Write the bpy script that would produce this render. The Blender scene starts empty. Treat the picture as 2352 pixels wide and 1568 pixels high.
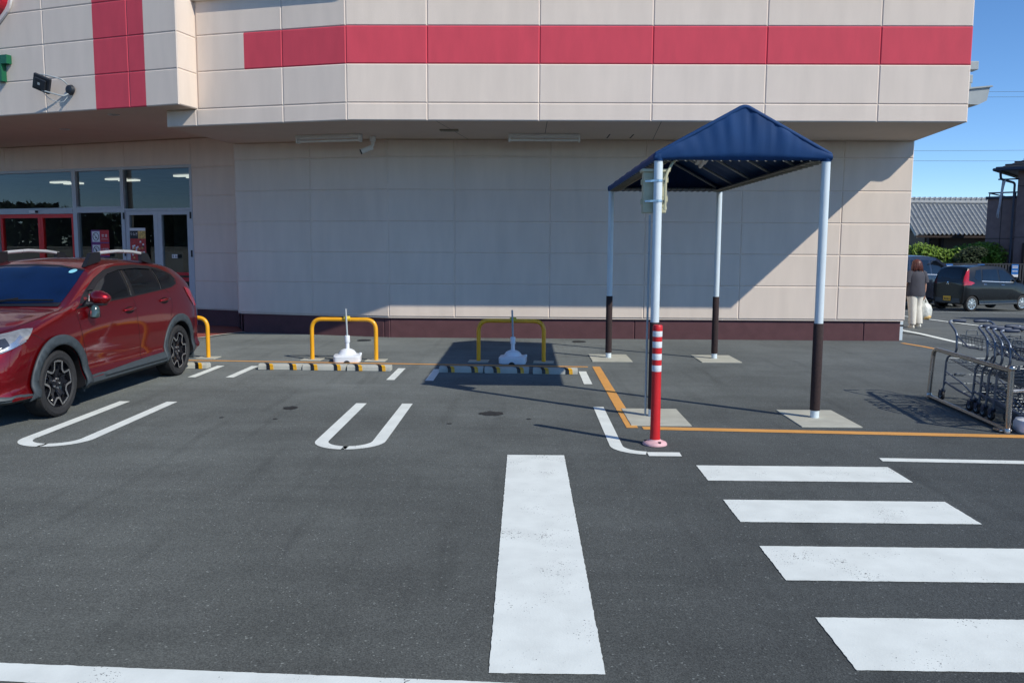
import bpy, bmesh, math, random
from math import sin, cos, pi, radians as R
from mathutils import Vector, Matrix
from mathutils.bvhtree import BVHTree
from mathutils.geometry import delaunay_2d_cdt

random.seed(7)
sc = bpy.context.scene
COL = sc.collection

# ------------------------------------------------------------------ camera, world, sun, exposure
cam_d = bpy.data.cameras.new('camera'); cam = bpy.data.objects.new('camera', cam_d); COL.objects.link(cam)
cam_d.sensor_fit = 'HORIZONTAL'; cam_d.sensor_width = 36.0; cam_d.lens = 36 * 1950 / 2352
cam_d.clip_start = 0.05; cam_d.clip_end = 3000
right = Vector((0.99986768, 0.01528844, 0.00555696)); down = Vector((0.00721438, -0.11058642, -0.99384033))
fwd = Vector((-0.01457975, 0.99374892, -0.11068208))
M = Matrix.Identity(4)
for i in range(3):
    M[i][0] = right[i]; M[i][1] = -down[i]; M[i][2] = -fwd[i]
M[0][3], M[1][3], M[2][3] = 0, 0, 1.70
cam.matrix_world = M
sc.camera = cam

SUN = Vector((1.29, -1.0, 1.33)).normalized()          # towards the sun
sun_el = math.asin(SUN.z); sun_az = math.atan2(SUN.x, SUN.y)
w = bpy.data.worlds.new("World"); sc.world = w; w.use_nodes = True
wn = w.node_tree.nodes; wl = w.node_tree.links; wn.clear()
sky = wn.new('ShaderNodeTexSky'); sky.sky_type = 'NISHITA'; sky.sun_disc = False
sky.sun_elevation = sun_el; sky.sun_rotation = sun_az
sky.air_density = 1.0; sky.dust_density = 0.0; sky.ozone_density = 4.0; sky.altitude = 3500
bg = wn.new('ShaderNodeBackground'); bg.inputs['Strength'].default_value = 0.15
wo = wn.new('ShaderNodeOutputWorld')
hsv = wn.new('ShaderNodeHueSaturation'); hsv.inputs['Saturation'].default_value = 1.12
wl.new(sky.outputs['Color'], hsv.inputs['Color']); wl.new(hsv.outputs['Color'], bg.inputs['Color']); wl.new(bg.outputs['Background'], wo.inputs['Surface'])

sun_d = bpy.data.lights.new('sun', 'SUN'); sun_d.energy = 3.55; sun_d.angle = R(0.53); sun_d.color = (1.0, 0.955, 0.83)
sun = bpy.data.objects.new('sun', sun_d); COL.objects.link(sun)
sun.rotation_euler = SUN.to_track_quat('Z', 'Y').to_euler(); sun.location = SUN * 60

sc.view_settings.view_transform = 'Standard'; sc.view_settings.look = 'None'
sc.view_settings.exposure = 0.2; sc.view_settings.gamma = 1.0; sc.view_settings.use_curve_mapping = False
sc.cycles.max_bounces = 8; sc.cycles.diffuse_bounces = 4; sc.cycles.glossy_bounces = 4
sc.cycles.transparent_max_bounces = 12; sc.cycles.caustics_reflective = False; sc.cycles.caustics_refractive = False

# ------------------------------------------------------------------ materials
def mat(name, col, rough=0.5, metal=0.0, spec=0.5, coat=0.0, noise=0.0, nscale=8.0, bump=0.0, bscale=200.0, emit=None, es=1.0, stretch=None):
    m = bpy.data.materials.new(name); m.use_nodes = True
    nt = m.node_tree; p = nt.nodes['Principled BSDF']
    p.inputs['Base Color'].default_value = (*col, 1); p.inputs['Roughness'].default_value = rough
    p.inputs['Metallic'].default_value = metal; p.inputs['Specular IOR Level'].default_value = spec
    p.inputs['Coat Weight'].default_value = coat; p.inputs['Coat Roughness'].default_value = 0.04
    tc = nt.nodes.new('ShaderNodeTexCoord')
    if noise > 0:
        n = nt.nodes.new('ShaderNodeTexNoise'); n.inputs['Scale'].default_value = nscale; n.inputs['Detail'].default_value = 6
        if stretch:
            mpp = nt.nodes.new('ShaderNodeMapping'); mpp.inputs['Scale'].default_value = stretch; nt.links.new(tc.outputs['Object'], mpp.inputs['Vector']); nt.links.new(mpp.outputs[0], n.inputs['Vector'])
        else: nt.links.new(tc.outputs['Object'], n.inputs['Vector'])
        r = nt.nodes.new('ShaderNodeMapRange'); r.inputs['From Min'].default_value = .3; r.inputs['From Max'].default_value = .7
        r.inputs['To Min'].default_value = 1 - noise; r.inputs['To Max'].default_value = 1 + noise
        nt.links.new(n.outputs['Fac'], r.inputs['Value'])
        mx = nt.nodes.new('ShaderNodeVectorMath'); mx.operation = 'SCALE'; mx.inputs[0].default_value = col
        nt.links.new(r.outputs['Result'], mx.inputs['Scale']); nt.links.new(mx.outputs[0], p.inputs['Base Color'])
        rr = nt.nodes.new('ShaderNodeMapRange'); rr.inputs['To Min'].default_value = max(0, rough - .08); rr.inputs['To Max'].default_value = min(1, rough + .08)
        nt.links.new(n.outputs['Fac'], rr.inputs['Value']); nt.links.new(rr.outputs['Result'], p.inputs['Roughness'])
    if bump > 0:
        n2 = nt.nodes.new('ShaderNodeTexNoise'); n2.inputs['Scale'].default_value = bscale; n2.inputs['Detail'].default_value = 3
        nt.links.new(tc.outputs['Object'], n2.inputs['Vector'])
        b = nt.nodes.new('ShaderNodeBump'); b.inputs['Strength'].default_value = bump; b.inputs['Distance'].default_value = .004
        nt.links.new(n2.outputs['Fac'], b.inputs['Height']); nt.links.new(b.outputs['Normal'], p.inputs['Normal'])
    if emit:
        p.inputs['Emission Color'].default_value = (*emit, 1); p.inputs['Emission Strength'].default_value = es
    return m

def asphalt():
    m = bpy.data.materials.new('asphalt'); m.use_nodes = True; nt = m.node_tree; N = nt.nodes.new; L = nt.links.new
    p = nt.nodes['Principled BSDF']; tc = N('ShaderNodeTexCoord'); O = tc.outputs['Object']
    big = N('ShaderNodeTexNoise'); big.inputs['Scale'].default_value = .55; big.inputs['Detail'].default_value = 8; big.inputs['Roughness'].default_value = .65; L(O, big.inputs['Vector'])
    mp = N('ShaderNodeMapping'); mp.inputs['Scale'].default_value = (.5, 5, 1); L(O, mp.inputs['Vector'])
    st = N('ShaderNodeTexNoise'); st.inputs['Scale'].default_value = 1.1; st.inputs['Detail'].default_value = 5; L(mp.outputs[0], st.inputs['Vector'])
    fine = N('ShaderNodeTexNoise'); fine.inputs['Scale'].default_value = 140; fine.inputs['Detail'].default_value = 4; fine.inputs['Roughness'].default_value = .7; L(O, fine.inputs['Vector'])
    vo = N('ShaderNodeTexVoronoi'); vo.inputs['Scale'].default_value = 130; L(O, vo.inputs['Vector'])
    sep = N('ShaderNodeSeparateColor'); L(vo.outputs['Color'], sep.inputs['Color'])
    r1 = N('ShaderNodeMapRange'); r1.inputs['From Min'].default_value = .3; r1.inputs['From Max'].default_value = .7; r1.inputs['To Min'].default_value = .76; r1.inputs['To Max'].default_value = 1.24; L(big.outputs['Fac'], r1.inputs['Value'])
    r2 = N('ShaderNodeMapRange'); r2.inputs['From Min'].default_value = .3; r2.inputs['From Max'].default_value = .7; r2.inputs['To Min'].default_value = .93; r2.inputs['To Max'].default_value = 1.07; L(st.outputs['Fac'], r2.inputs['Value'])
    r3 = N('ShaderNodeMapRange'); r3.inputs['From Min'].default_value = .25; r3.inputs['From Max'].default_value = .75; r3.inputs['To Min'].default_value = .42; r3.inputs['To Max'].default_value = 1.58; L(fine.outputs['Fac'], r3.inputs['Value'])
    r4 = N('ShaderNodeMapRange'); r4.inputs['To Min'].default_value = .74; r4.inputs['To Max'].default_value = 1.26; L(sep.outputs['Red'], r4.inputs['Value'])
    def mul(a, b):
        q = N('ShaderNodeMath'); q.operation = 'MULTIPLY'; L(a, q.inputs[0]); L(b, q.inputs[1]); return q.outputs[0]
    sy = N('ShaderNodeSeparateXYZ'); L(O, sy.inputs[0])                       # grazing-view brightening painted into the colour, paler towards the building
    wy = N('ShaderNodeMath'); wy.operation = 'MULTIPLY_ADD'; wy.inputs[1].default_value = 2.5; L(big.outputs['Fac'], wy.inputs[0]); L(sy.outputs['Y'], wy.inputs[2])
    graze_wear = N('ShaderNodeMapRange'); graze_wear.interpolation_type = 'SMOOTHSTEP'; graze_wear.inputs['From Min'].default_value = 5.5; graze_wear.inputs['From Max'].default_value = 16; graze_wear.inputs['To Min'].default_value = .95; graze_wear.inputs['To Max'].default_value = 1.55; L(wy.outputs[0], graze_wear.inputs['Value'])
    jn = N('ShaderNodeMapRange'); jn.inputs['From Min'].default_value = 11.0; jn.inputs['From Max'].default_value = 11.06; jn.inputs['To Min'].default_value = .965; jn.inputs['To Max'].default_value = 1.03; L(wy.outputs[0], jn.inputs['Value'])
    m2 = N('ShaderNodeMapping'); m2.inputs['Scale'].default_value = (5.0, .45, 1); m2.inputs['Rotation'].default_value = (0, 0, .12); L(O, m2.inputs['Vector'])
    ty = N('ShaderNodeTexNoise'); ty.inputs['Scale'].default_value = 1.0; ty.inputs['Detail'].default_value = 4; L(m2.outputs[0], ty.inputs['Vector'])
    tr = N('ShaderNodeMapRange'); tr.inputs['From Min'].default_value = .56; tr.inputs['From Max'].default_value = .74; tr.inputs['To Min'].default_value = 1.0; tr.inputs['To Max'].default_value = .80; L(ty.outputs['Fac'], tr.inputs['Value'])
    graze_wear = type('o', (), {'outputs': [mul(graze_wear.outputs[0], mul(jn.outputs[0], tr.outputs[0]))]})
    r1 = type('o', (), {'outputs': [mul(r1.outputs[0], graze_wear.outputs[0])]})
    v = mul(mul(r1.outputs[0], r2.outputs[0]), mul(r3.outputs[0], r4.outputs[0]))
    # sparse pale stones
    fl = N('ShaderNodeMath'); fl.operation = 'GREATER_THAN'; fl.inputs[1].default_value = .991; L(sep.outputs['Green'], fl.inputs[0])
    fs = N('ShaderNodeMath'); fs.operation = 'MULTIPLY'; fs.inputs[1].default_value = 1.3; L(fl.outputs[0], fs.inputs[0])
    ad = N('ShaderNodeMath'); ad.operation = 'ADD'; L(v, ad.inputs[0]); L(fs.outputs[0], ad.inputs[1])
    sx = N('ShaderNodeVectorMath'); sx.operation = 'SCALE'; sx.inputs[0].default_value = (.076, .082, .080); L(ad.outputs[0], sx.inputs['Scale'])
    L(sx.outputs[0], p.inputs['Base Color']); p.inputs['Roughness'].default_value = .86; p.inputs['Specular IOR Level'].default_value = .35; p.inputs['Diffuse Roughness'].default_value = 1.0
    b = N('ShaderNodeBump'); b.inputs['Strength'].default_value = .55; b.inputs['Distance'].default_value = .004
    hb = N('ShaderNodeMath'); hb.operation = 'ADD'; L(fine.outputs['Fac'], hb.inputs[0]); L(vo.outputs['Distance'], hb.inputs[1])
    L(hb.outputs[0], b.inputs['Height']); L(b.outputs['Normal'], p.inputs['Normal'])
    return m

def roadpaint(name, col, wear=.5):
    m = bpy.data.materials.new(name); m.use_nodes = True; nt = m.node_tree; N = nt.nodes.new; L = nt.links.new
    p = nt.nodes['Principled BSDF']; tc = N('ShaderNodeTexCoord'); O = tc.outputs['Object']
    ch = N('ShaderNodeTexNoise'); ch.inputs['Scale'].default_value = 105; ch.inputs['Detail'].default_value = 3; L(O, ch.inputs['Vector'])
    big = N('ShaderNodeTexNoise'); big.inputs['Scale'].default_value = 3.2; big.inputs['Detail'].default_value = 4; L(O, big.inputs['Vector'])
    dirt = N('ShaderNodeTexNoise'); dirt.inputs['Scale'].default_value = 5; dirt.inputs['Detail'].default_value = 7; L(O, dirt.inputs['Vector'])
    a = N('ShaderNodeMath'); a.operation = 'MULTIPLY_ADD'; a.inputs[1].default_value = wear; L(big.outputs['Fac'], a.inputs[0]); L(ch.outputs['Fac'], a.inputs[2])
    th = N('ShaderNodeMapRange'); th.inputs['From Min'].default_value = .715 + wear * .5; th.inputs['From Max'].default_value = .745 + wear * .5; L(a.outputs[0], th.inputs['Value'])
    dr = N('ShaderNodeMapRange'); dr.inputs['From Min'].default_value = .35; dr.inputs['From Max'].default_value = .7; dr.inputs['To Min'].default_value = 1.0; dr.inputs['To Max'].default_value = .88; L(dirt.outputs['Fac'], dr.inputs['Value'])
    s = N('ShaderNodeVectorMath'); s.operation = 'SCALE'; s.inputs[0].default_value = col; L(dr.outputs[0], s.inputs['Scale'])
    mx = N('ShaderNodeMix'); mx.data_type = 'RGBA'; L(th.outputs[0], mx.inputs['Factor']); L(s.outputs[0], mx.inputs[6]); mx.inputs[7].default_value = (.09, .09, .09, 1)
    L(mx.outputs[2], p.inputs['Base Color']); p.inputs['Roughness'].default_value = .75; p.inputs['Specular IOR Level'].default_value = .3
    b = N('ShaderNodeBump'); b.inputs['Strength'].default_value = .3; b.inputs['Distance'].default_value = .003; L(ch.outputs['Fac'], b.inputs['Height']); L(b.outputs['Normal'], p.inputs['Normal'])
    return m

def glassmat(name, tint, fac, rough=0.0):
    m = bpy.data.materials.new(name); m.use_nodes = True; nt = m.node_tree; N = nt.nodes.new; L = nt.links.new
    nt.nodes.clear(); out = N('ShaderNodeOutputMaterial'); t = N('ShaderNodeBsdfTransparent'); t.inputs['Color'].default_value = (*tint, 1)
    g = N('ShaderNodeBsdfGlossy'); g.inputs['Roughness'].default_value = rough; g.inputs['Color'].default_value = (.9, .97, 1, 1)
    lw = N('ShaderNodeLayerWeight'); pw = N('ShaderNodeMath'); pw.operation = 'POWER'; pw.inputs[1].default_value = 4.0; L(lw.outputs['Facing'], pw.inputs[0]); f = pw
    a = N('ShaderNodeMath'); a.operation = 'ADD'; a.inputs[1].default_value = fac; L(f.outputs[0], a.inputs[0])
    mx = N('ShaderNodeMixShader'); L(a.outputs[0], mx.inputs['Fac']); L(t.outputs[0], mx.inputs[1]); L(g.outputs[0], mx.inputs[2]); L(mx.outputs[0], out.inputs['Surface'])
    return m

MT = dict(
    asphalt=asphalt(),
    white_paint=roadpaint('white_road_paint', (.80, .83, .785), .45),
    worn_paint=roadpaint('worn_white_road_paint', (.80, .83, .785), .6),
    orange_paint=roadpaint('orange_road_paint', (.74, .36, .10), .6),
    panel=mat('beige_wall_panel', (.77, .655, .566), .8, spec=.25, noise=.045, nscale=2.2, stretch=(2.2, 2.2, .45), bump=.35, bscale=120),
    panel_red=mat('red_wall_panel', (.66, .075, .11), .75, spec=.25, noise=.06, nscale=3, stretch=(2, 2, .6), bump=.35, bscale=120),
    soffit=mat('soffit_board', (.72, .61, .52), .85, spec=.2, noise=.03, nscale=2),
    plinth=mat('brown_plinth', (.115, .052, .058), .75, spec=.3, noise=.12, nscale=5, bump=.2),
    coping=mat('cream_coping', (.72, .68, .62), .5, noise=.03),
    dark_gap=mat('dark_gap', (.03, .03, .03), .9),
    alu=mat('grey_aluminium', (.50, .53, .56), .45, metal=.0, noise=.04, nscale=6),
    red_frame=mat('red_door_frame', (.75, .014, .012), .4, noise=.05),
    shop_glass=glassmat('shop_glass', (.60, .66, .66), .06),
    interior=mat('dark_interior', (.16, .16, .17), .8, noise=.2, nscale=1.5),
    interior_floor=mat('shop_floor', (.12, .115, .11), .3, noise=.1),
    lamp_on=mat('lit_ceiling_panel', (.9, .9, .85), .5, emit=(1, .97, .85), es=.9),
    white_plastic=mat('white_plastic', (.80, .82, .86), .4, noise=.03, nscale=20),
    lamp_white=mat('white_lamp_housing', (.80, .80, .78), .5, noise=.04, nscale=9),
    steel_dark=mat('dark_metal', (.03, .035, .045), .4, metal=.3, noise=.15, nscale=12),
    steel_grey=mat('grey_coated_metal', (.36, .40, .42), .5, noise=.05, nscale=9),
    chrome=mat('stainless_steel', (.50, .46, .42), .25, metal=1.0, noise=.04, nscale=9),
    cart=mat('cart_zinc_wire', (.12, .14, .165), .42, metal=.4, noise=.12, nscale=14),
    cart_frame=mat('cart_blue_grey_tube', (.16, .19, .245), .35, metal=.5, noise=.1, nscale=14),
    rubber=mat('black_rubber', (.022, .022, .024), .75, noise=.2, nscale=20, bump=.2, bscale=60),
    grip=mat('navy_plastic_grip', (.035, .05, .09), .5, noise=.1),
    yellow=mat('yellow_coated_pipe', (.86, .40, .012), .38, coat=.2, noise=.06, nscale=6),
    yellow_tape=mat('yellow_tape', (.72, .55, .05), .4, noise=.1, nscale=40),
    concrete=mat('concrete', (.43, .43, .385), .85, noise=.12, nscale=7, bump=.4, bscale=90),
    concrete_pad=mat('pale_concrete', (.47, .46, .39), .85, noise=.1, nscale=5, bump=.3, bscale=90),
    tape_black=mat('black_tape', (.012, .012, .014), .35, noise=.3, nscale=30),
    tape_yellow=mat('reflector_yellow', (.70, .36, .012), .3, noise=.12, nscale=40),
    canopy=mat('blue_canopy_cloth', (.006, .046, .155), .7, spec=.3, noise=.1, nscale=3, bump=.12, bscale=30),
    canopy_in=mat('canopy_rope', (.30, .29, .25), .9, noise=.15, nscale=30),
    pole=mat('white_canopy_pole', (.68, .76, .80), .35, noise=.04, nscale=5),
    sleeve=mat('brown_pole_sleeve', (.035, .02, .02), .9, noise=.3, nscale=50, bump=.4, bscale=80),
    ebox=mat('cream_box_plastic', (.50, .48, .33), .5, noise=.05, nscale=10),
    strap=mat('steel_band', (.45, .52, .58), .25, metal=.9, noise=.05),
    bollard_red=mat('red_rubber_bollard', (.60, .016, .020), .42, noise=.06, nscale=12),
    band_white=mat('white_reflective_band', (.74, .77, .80), .3, noise=.04, nscale=40),
    bollard_base=mat('faded_pink_base', (.70, .42, .44), .6, noise=.1, nscale=20),
    porch=mat('red_porch_tile', (.30, .075, .055), .7, noise=.15, nscale=10),
    sign_green=mat('green_sign_letter', (.006, .12, .055), .4, noise=.05),
    sign_red=mat('red_sign_letter', (.55, .01, .03), .35, noise=.05),
    sticker_red=mat('red_sticker', (.55, .012, .02), .5, noise=.05), sticker_white=mat('white_sticker', (.75, .74, .75), .5, noise=.03),
    sticker_purple=mat('purple_sticker', (.22, .05, .22), .5, noise=.04), black_ink=mat('black_ink', (.02, .02, .025), .6, noise=.1),
    poster_gold=mat('poster_gold', (.62, .38, .10), .5, noise=.5, nscale=25), poster_red=mat('poster_red', (.45, .03, .03), .5, noise=.4, nscale=18),
    car_red=mat('metallic_red_paint', (.30, .004, .009), .33, metal=.8, coat=1.0, noise=.04, nscale=30),
    car_black=mat('black_car_paint', (.004, .0045, .006), .3, spec=.3, coat=.5, noise=.1, nscale=3),
    car_navy=mat('dark_navy_car_paint', (.010, .014, .028), .25, coat=1.0, noise=.1, nscale=3),
    car_glass=mat('dark_car_glass', (.004, .006, .010), .02, spec=.8, noise=.3, nscale=3),
    wind_glass=mat('tinted_windscreen', (.002, .010, .045), .015, spec=.5, noise=.3, nscale=3),
    cladding=mat('grey_plastic_cladding', (.045, .058, .068), .55, noise=.08, nscale=12, bump=.15, bscale=120),
    black_trim=mat('black_trim', (.010, .010, .012), .45, noise=.1),
    seam=mat('panel_seam', (.035, .002, .003), .6, noise=.1),
    rim_silver=mat('machined_alloy', (.70, .70, .70), .25, metal=.9, noise=.04), rim_dark=mat('black_alloy', (.018, .020, .028), .25, metal=.5, coat=.5, noise=.1),
    rail_silver=mat('silver_roof_rail', (.70, .72, .74), .3, metal=.5, noise=.03),
    lens=mat('headlamp_lens', (.40, .40, .39), .14, metal=.5, coat=1.0, noise=.25, nscale=14), lens_dark=mat('headlamp_projector', (.10, .11, .13), .08, metal=.6, coat=1.0, noise=.2),
    chrome_bright=mat('bright_chrome', (.85, .86, .88), .08, metal=1.0, noise=.02),
    tail_red=mat('red_tail_lens', (.48, .008, .012), .12, coat=1.0, noise=.15, nscale=20),
    mirror_grey=mat('mirror_backing', (.045, .075, .075), .15, coat=.6, noise=.05), cyan_sticker=mat('cyan_sticker', (.25, .62, .72), .4, noise=.1),
    plate=mat('yellow_plate', (.72, .42, .02), .4, noise=.05),
    skin=mat('skin', (.52, .28, .20), .55, noise=.05, nscale=20), hair=mat('auburn_hair', (.095, .026, .017), .45, noise=.4, nscale=40),
    tshirt=mat('grey_tshirt', (.060, .060, .076), .9, noise=.1, nscale=15, bump=.5, bscale=25), trousers=mat('cream_trousers', (.72, .68, .60), .9, noise=.06, nscale=12, bump=.5, bscale=20),
    shoe=mat('white_shoe', (.72, .69, .60), .6, noise=.05), sock=mat('dark_sock', (.03, .035, .05), .8, noise=.1), bag=mat('white_plastic_bag', (.70, .70, .64), .35, noise=.22, nscale=18, bump=.6, bscale=30),
    bag_food=mat('orange_groceries', (.60, .40, .16), .5, noise=.3, nscale=25), watch=mat('black_strap', (.01, .01, .012), .4, noise=.1),
    tile_roof=mat('silver_grey_roof_tile', (.27, .288, .30), .4, noise=.15, nscale=5), ridge=mat('pale_ridge_tile', (.46, .47, .47), .5, noise=.1),
    house_wall=mat('tan_house_wall', (.15, .115, .085), .85, noise=.1), timber=mat('dark_timber', (.035, .022, .018), .8, noise=.2),
    dark_wall=mat('dark_brown_siding', (.19, .14, .14), .85, noise=.14, nscale=4, bump=.5, bscale=14), dark_roof=mat('dark_roof_tile', (.06, .06, .068), .5, noise=.2),
    house_glass=mat('house_window_glass', (.010, .014, .02), .05, spec=.8, noise=.3), gutter=mat('navy_gutter', (.02, .028, .055), .5, noise=.1),
    leaf=mat('hedge_leaf', (.13, .22, .02), .6, noise=.5, nscale=6), leaf_dark=mat('dark_shrub_leaf', (.022, .040, .012), .7, noise=.4, nscale=6), branch=mat('branch', (.05, .035, .02), .9, noise=.2),
    fence=mat('dark_slat_fence', (.030, .030, .038), .6, noise=.1), sign_blue=mat('blue_notice', (.012, .13, .42), .5, noise=.06),
    cloth=mat('pale_cloth', (.42, .42, .46), .9, noise=.08), wire=mat('wire', (.04, .05, .06), .6, noise=.1), pole_grey=mat('concrete_pole', (.22, .21, .2), .85, noise=.15),
    oil=mat('oil_stain', (.022, .022, .021), .5, noise=.5, nscale=18), drain=mat('cast_iron_lid', (.030, .032, .034), .6, noise=.3, nscale=40, bump=.5, bscale=40),
    tile_wall=mat('garden_wall', (.30, .29, .26), .85, noise=.1), vent=mat('vent_grille', (.30, .28, .22), .7, noise=.1),
)

# ------------------------------------------------------------------ helpers
def mesh_obj(name, bm, mats, parent=None, smooth=None, loc=None):
    me = bpy.data.meshes.new(name)
    bmesh.ops.recalc_face_normals(bm, faces=bm.faces[:]) if bm.faces else None
    bm.to_mesh(me); bm.free()
    if not isinstance(mats, (list, tuple)): mats = [mats]
    for m in mats: me.materials.append(MT[m] if isinstance(m, str) else m)
    if smooth is not None:
        me.shade_smooth(); me.set_sharp_from_angle(angle=R(smooth))
    o = bpy.data.objects.new(name, me); COL.objects.link(o)
    if parent: o.parent = parent
    if loc: o.location = loc
    return o

def pieces(o):                            # one object for each loose piece of a mesh
    bm = B(); bm.from_mesh(o.data); bm.verts.ensure_lookup_table(); seen = [-1]*len(bm.verts); n = 0
    for v in bm.verts:
        if seen[v.index] >= 0: continue
        st = [v]; seen[v.index] = n
        while st:
            q = st.pop()
            for e in q.link_edges:
                u = e.other_vert(q)
                if seen[u.index] < 0: seen[u.index] = n; st.append(u)
        n += 1
    out = [o]
    for k in range(1, n):
        b2 = bm.copy(); b2.verts.ensure_lookup_table(); bmesh.ops.delete(b2, geom=[v for v in b2.verts if seen[v.index] != k], context='VERTS')
        me = o.data.copy(); b2.to_mesh(me); b2.free(); c = o.copy(); c.data = me; COL.objects.link(c); out.append(c)
    bmesh.ops.delete(bm, geom=[v for v in bm.verts if seen[v.index] != 0], context='VERTS'); bm.to_mesh(o.data); bm.free(); return out
def thing(name, label, cat, loc=(0, 0, 0), rz=0, group=None):
    o = bpy.data.objects.new(name, None); COL.objects.link(o); o.empty_display_size = .2
    o.location = loc; o.rotation_euler = (0, 0, rz); tag(o, label, cat, group); return o
def tag(o, label, cat, group=None):
    o['label'] = label; o['category'] = cat
    if group: o['group'] = group
    return o
def kids(o): return [c for c in bpy.data.objects if c.parent == o]
def dup(root, loc, rz=None, label=None, group=None):
    def rec(o, parent):
        c = o.copy(); COL.objects.link(c)
        if parent is not None: c.parent = parent
        for k in kids_cache.get(o.name, []): rec(k, c)
        return c
    kids_cache = {}
    for o in bpy.data.objects:
        if o.parent: kids_cache.setdefault(o.parent.name, []).append(o)
    r = rec(root, None); r.location = loc
    if rz is not None: r.rotation_euler = (0, 0, rz)
    if label: r['label'] = label
    if group: r['group'] = group
    return r

B = bmesh.new
def box(bm, lo, hi, mi=0, bev=0):
    x0, y0, z0 = lo; x1, y1, z1 = hi
    v = [bm.verts.new(p) for p in [(x0,y0,z0),(x1,y0,z0),(x1,y1,z0),(x0,y1,z0),(x0,y0,z1),(x1,y0,z1),(x1,y1,z1),(x0,y1,z1)]]
    fs = [bm.faces.new([v[i] for i in f]) for f in [(0,3,2,1),(4,5,6,7),(0,1,5,4),(1,2,6,5),(2,3,7,6),(3,0,4,7)]]
    for f in fs: f.material_index = mi
    if bev > 0:
        es = list({e for f in fs for e in f.edges})
        r = bmesh.ops.bevel(bm, geom=es, offset=bev, segments=2, affect='EDGES', profile=.5)
        for f in r['faces']: f.material_index = mi
    return v
def fbox(bm, fr, lo, hi, mi=0):          # box in a frame: fr maps (a,b,c) to a world point
    v0 = box(bm, lo, hi, mi)
    for v in v0: v.co = fr(*v.co)
def ring_faces(bm, r0, r1, mi=0, close=True):
    n = len(r0)
    for i in range(n if close else n - 1):
        j = (i + 1) % n
        try: bm.faces.new((r0[i], r0[j], r1[j], r1[i])).material_index = mi
        except ValueError: pass
def tube(bm, pts, r, n=8, mi=0, cap=True, closed=False):
    pts = [Vector(p) for p in pts]; rad = r if isinstance(r, (list, tuple)) else [r] * len(pts)
    up = None; rings = []
    for i, p in enumerate(pts):
        if closed: t = (pts[(i+1) % len(pts)] - pts[i-1]).normalized()
        else: t = ((pts[min(i+1, len(pts)-1)] - p).normalized() + (p - pts[max(i-1, 0)]).normalized()).normalized()
        if up is None: up = t.orthogonal().normalized()
        up = (up - t * up.dot(t)).normalized(); s = t.cross(up)
        rings.append([bm.verts.new(p + (up * cos(2*pi*k/n) + s * sin(2*pi*k/n)) * rad[i]) for k in range(n)])
    for a, b in zip(rings, rings[1:]): ring_faces(bm, a, b, mi)
    if closed: ring_faces(bm, rings[-1], rings[0], mi)
    elif cap:
        bm.faces.new(rings[0][::-1]).material_index = mi; bm.faces.new(rings[-1]).material_index = mi
def lathe(bm, prof, c=(0, 0, 0), axis='Z', n=24, mi=0, cap=True):
    c = Vector(c); rings = []
    for r, h in prof:
        ring = []
        for k in range(n):
            a = 2*pi*k/n
            q = {'Z': (r*cos(a), r*sin(a), h), 'X': (h, r*cos(a), r*sin(a)), 'Y': (r*cos(a), h, r*sin(a))}[axis]
            ring.append(bm.verts.new(c + Vector(q)))
        rings.append(ring)
    for a, b in zip(rings, rings[1:]): ring_faces(bm, a, b, mi)
    if cap:
        bm.faces.new(rings[0][::-1]).material_index = mi; bm.faces.new(rings[-1]).material_index = mi
def cyl(bm, p0, p1, r, n=12, mi=0): tube(bm, [p0, p1], r, n, mi)
def prism(bm, poly, fr, d0, d1, mi=0):   # polygon (a,b) in frame fr, from depth d0 to d1
    a = [bm.verts.new(fr(x, y, d0)) for x, y in poly]; b = [bm.verts.new(fr(x, y, d1)) for x, y in poly]
    bm.faces.new(a[::-1]).material_index = mi; bm.faces.new(b).material_index = mi; ring_faces(bm, a, b, mi)
def sheet(bm, poly, z, mi=0):
    bm.faces.new([bm.verts.new((x, y, z)) for x, y in poly]).material_index = mi
def arc(cx, cy, r, a0, a1, n): return [(cx + r*cos(R(a0+(a1-a0)*i/n)), cy + r*sin(R(a0+(a1-a0)*i/n))) for i in range(n+1)]
def bend(pts, r, n=6):                   # round the inner corners of a polyline
    pts = [Vector(p) for p in pts]; out = [pts[0]]
    for a, b, c in zip(pts, pts[1:], pts[2:]):
        u = (a - b); v = (c - b); rr = min(r, u.length*.49, v.length*.49); p = b + u.normalized()*rr; q = b + v.normalized()*rr
        for i in range(n+1):
            t = i/n; out.append(p*(1-t)**2 + b*2*t*(1-t) + q*t*t)
    out.append(pts[-1]); return out
def strip(path, w):                       # flat ribbon outline around a 2-D path
    P = [Vector(p) for p in path]; l = []; r = []
    for i, p in enumerate(P):
        t = (P[min(i+1, len(P)-1)] - P[max(i-1, 0)]).normalized(); n = Vector((-t.y, t.x)) * w/2
        l.append(p+n); r.append(p-n)
    return l, r
def ribbon(bm, path, w, z, mi=0):
    l, r = strip(path, w); a = [bm.verts.new((p.x, p.y, z)) for p in l]; b = [bm.verts.new((p.x, p.y, z)) for p in r]
    ring_faces(bm, a, b, mi, False)
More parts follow.
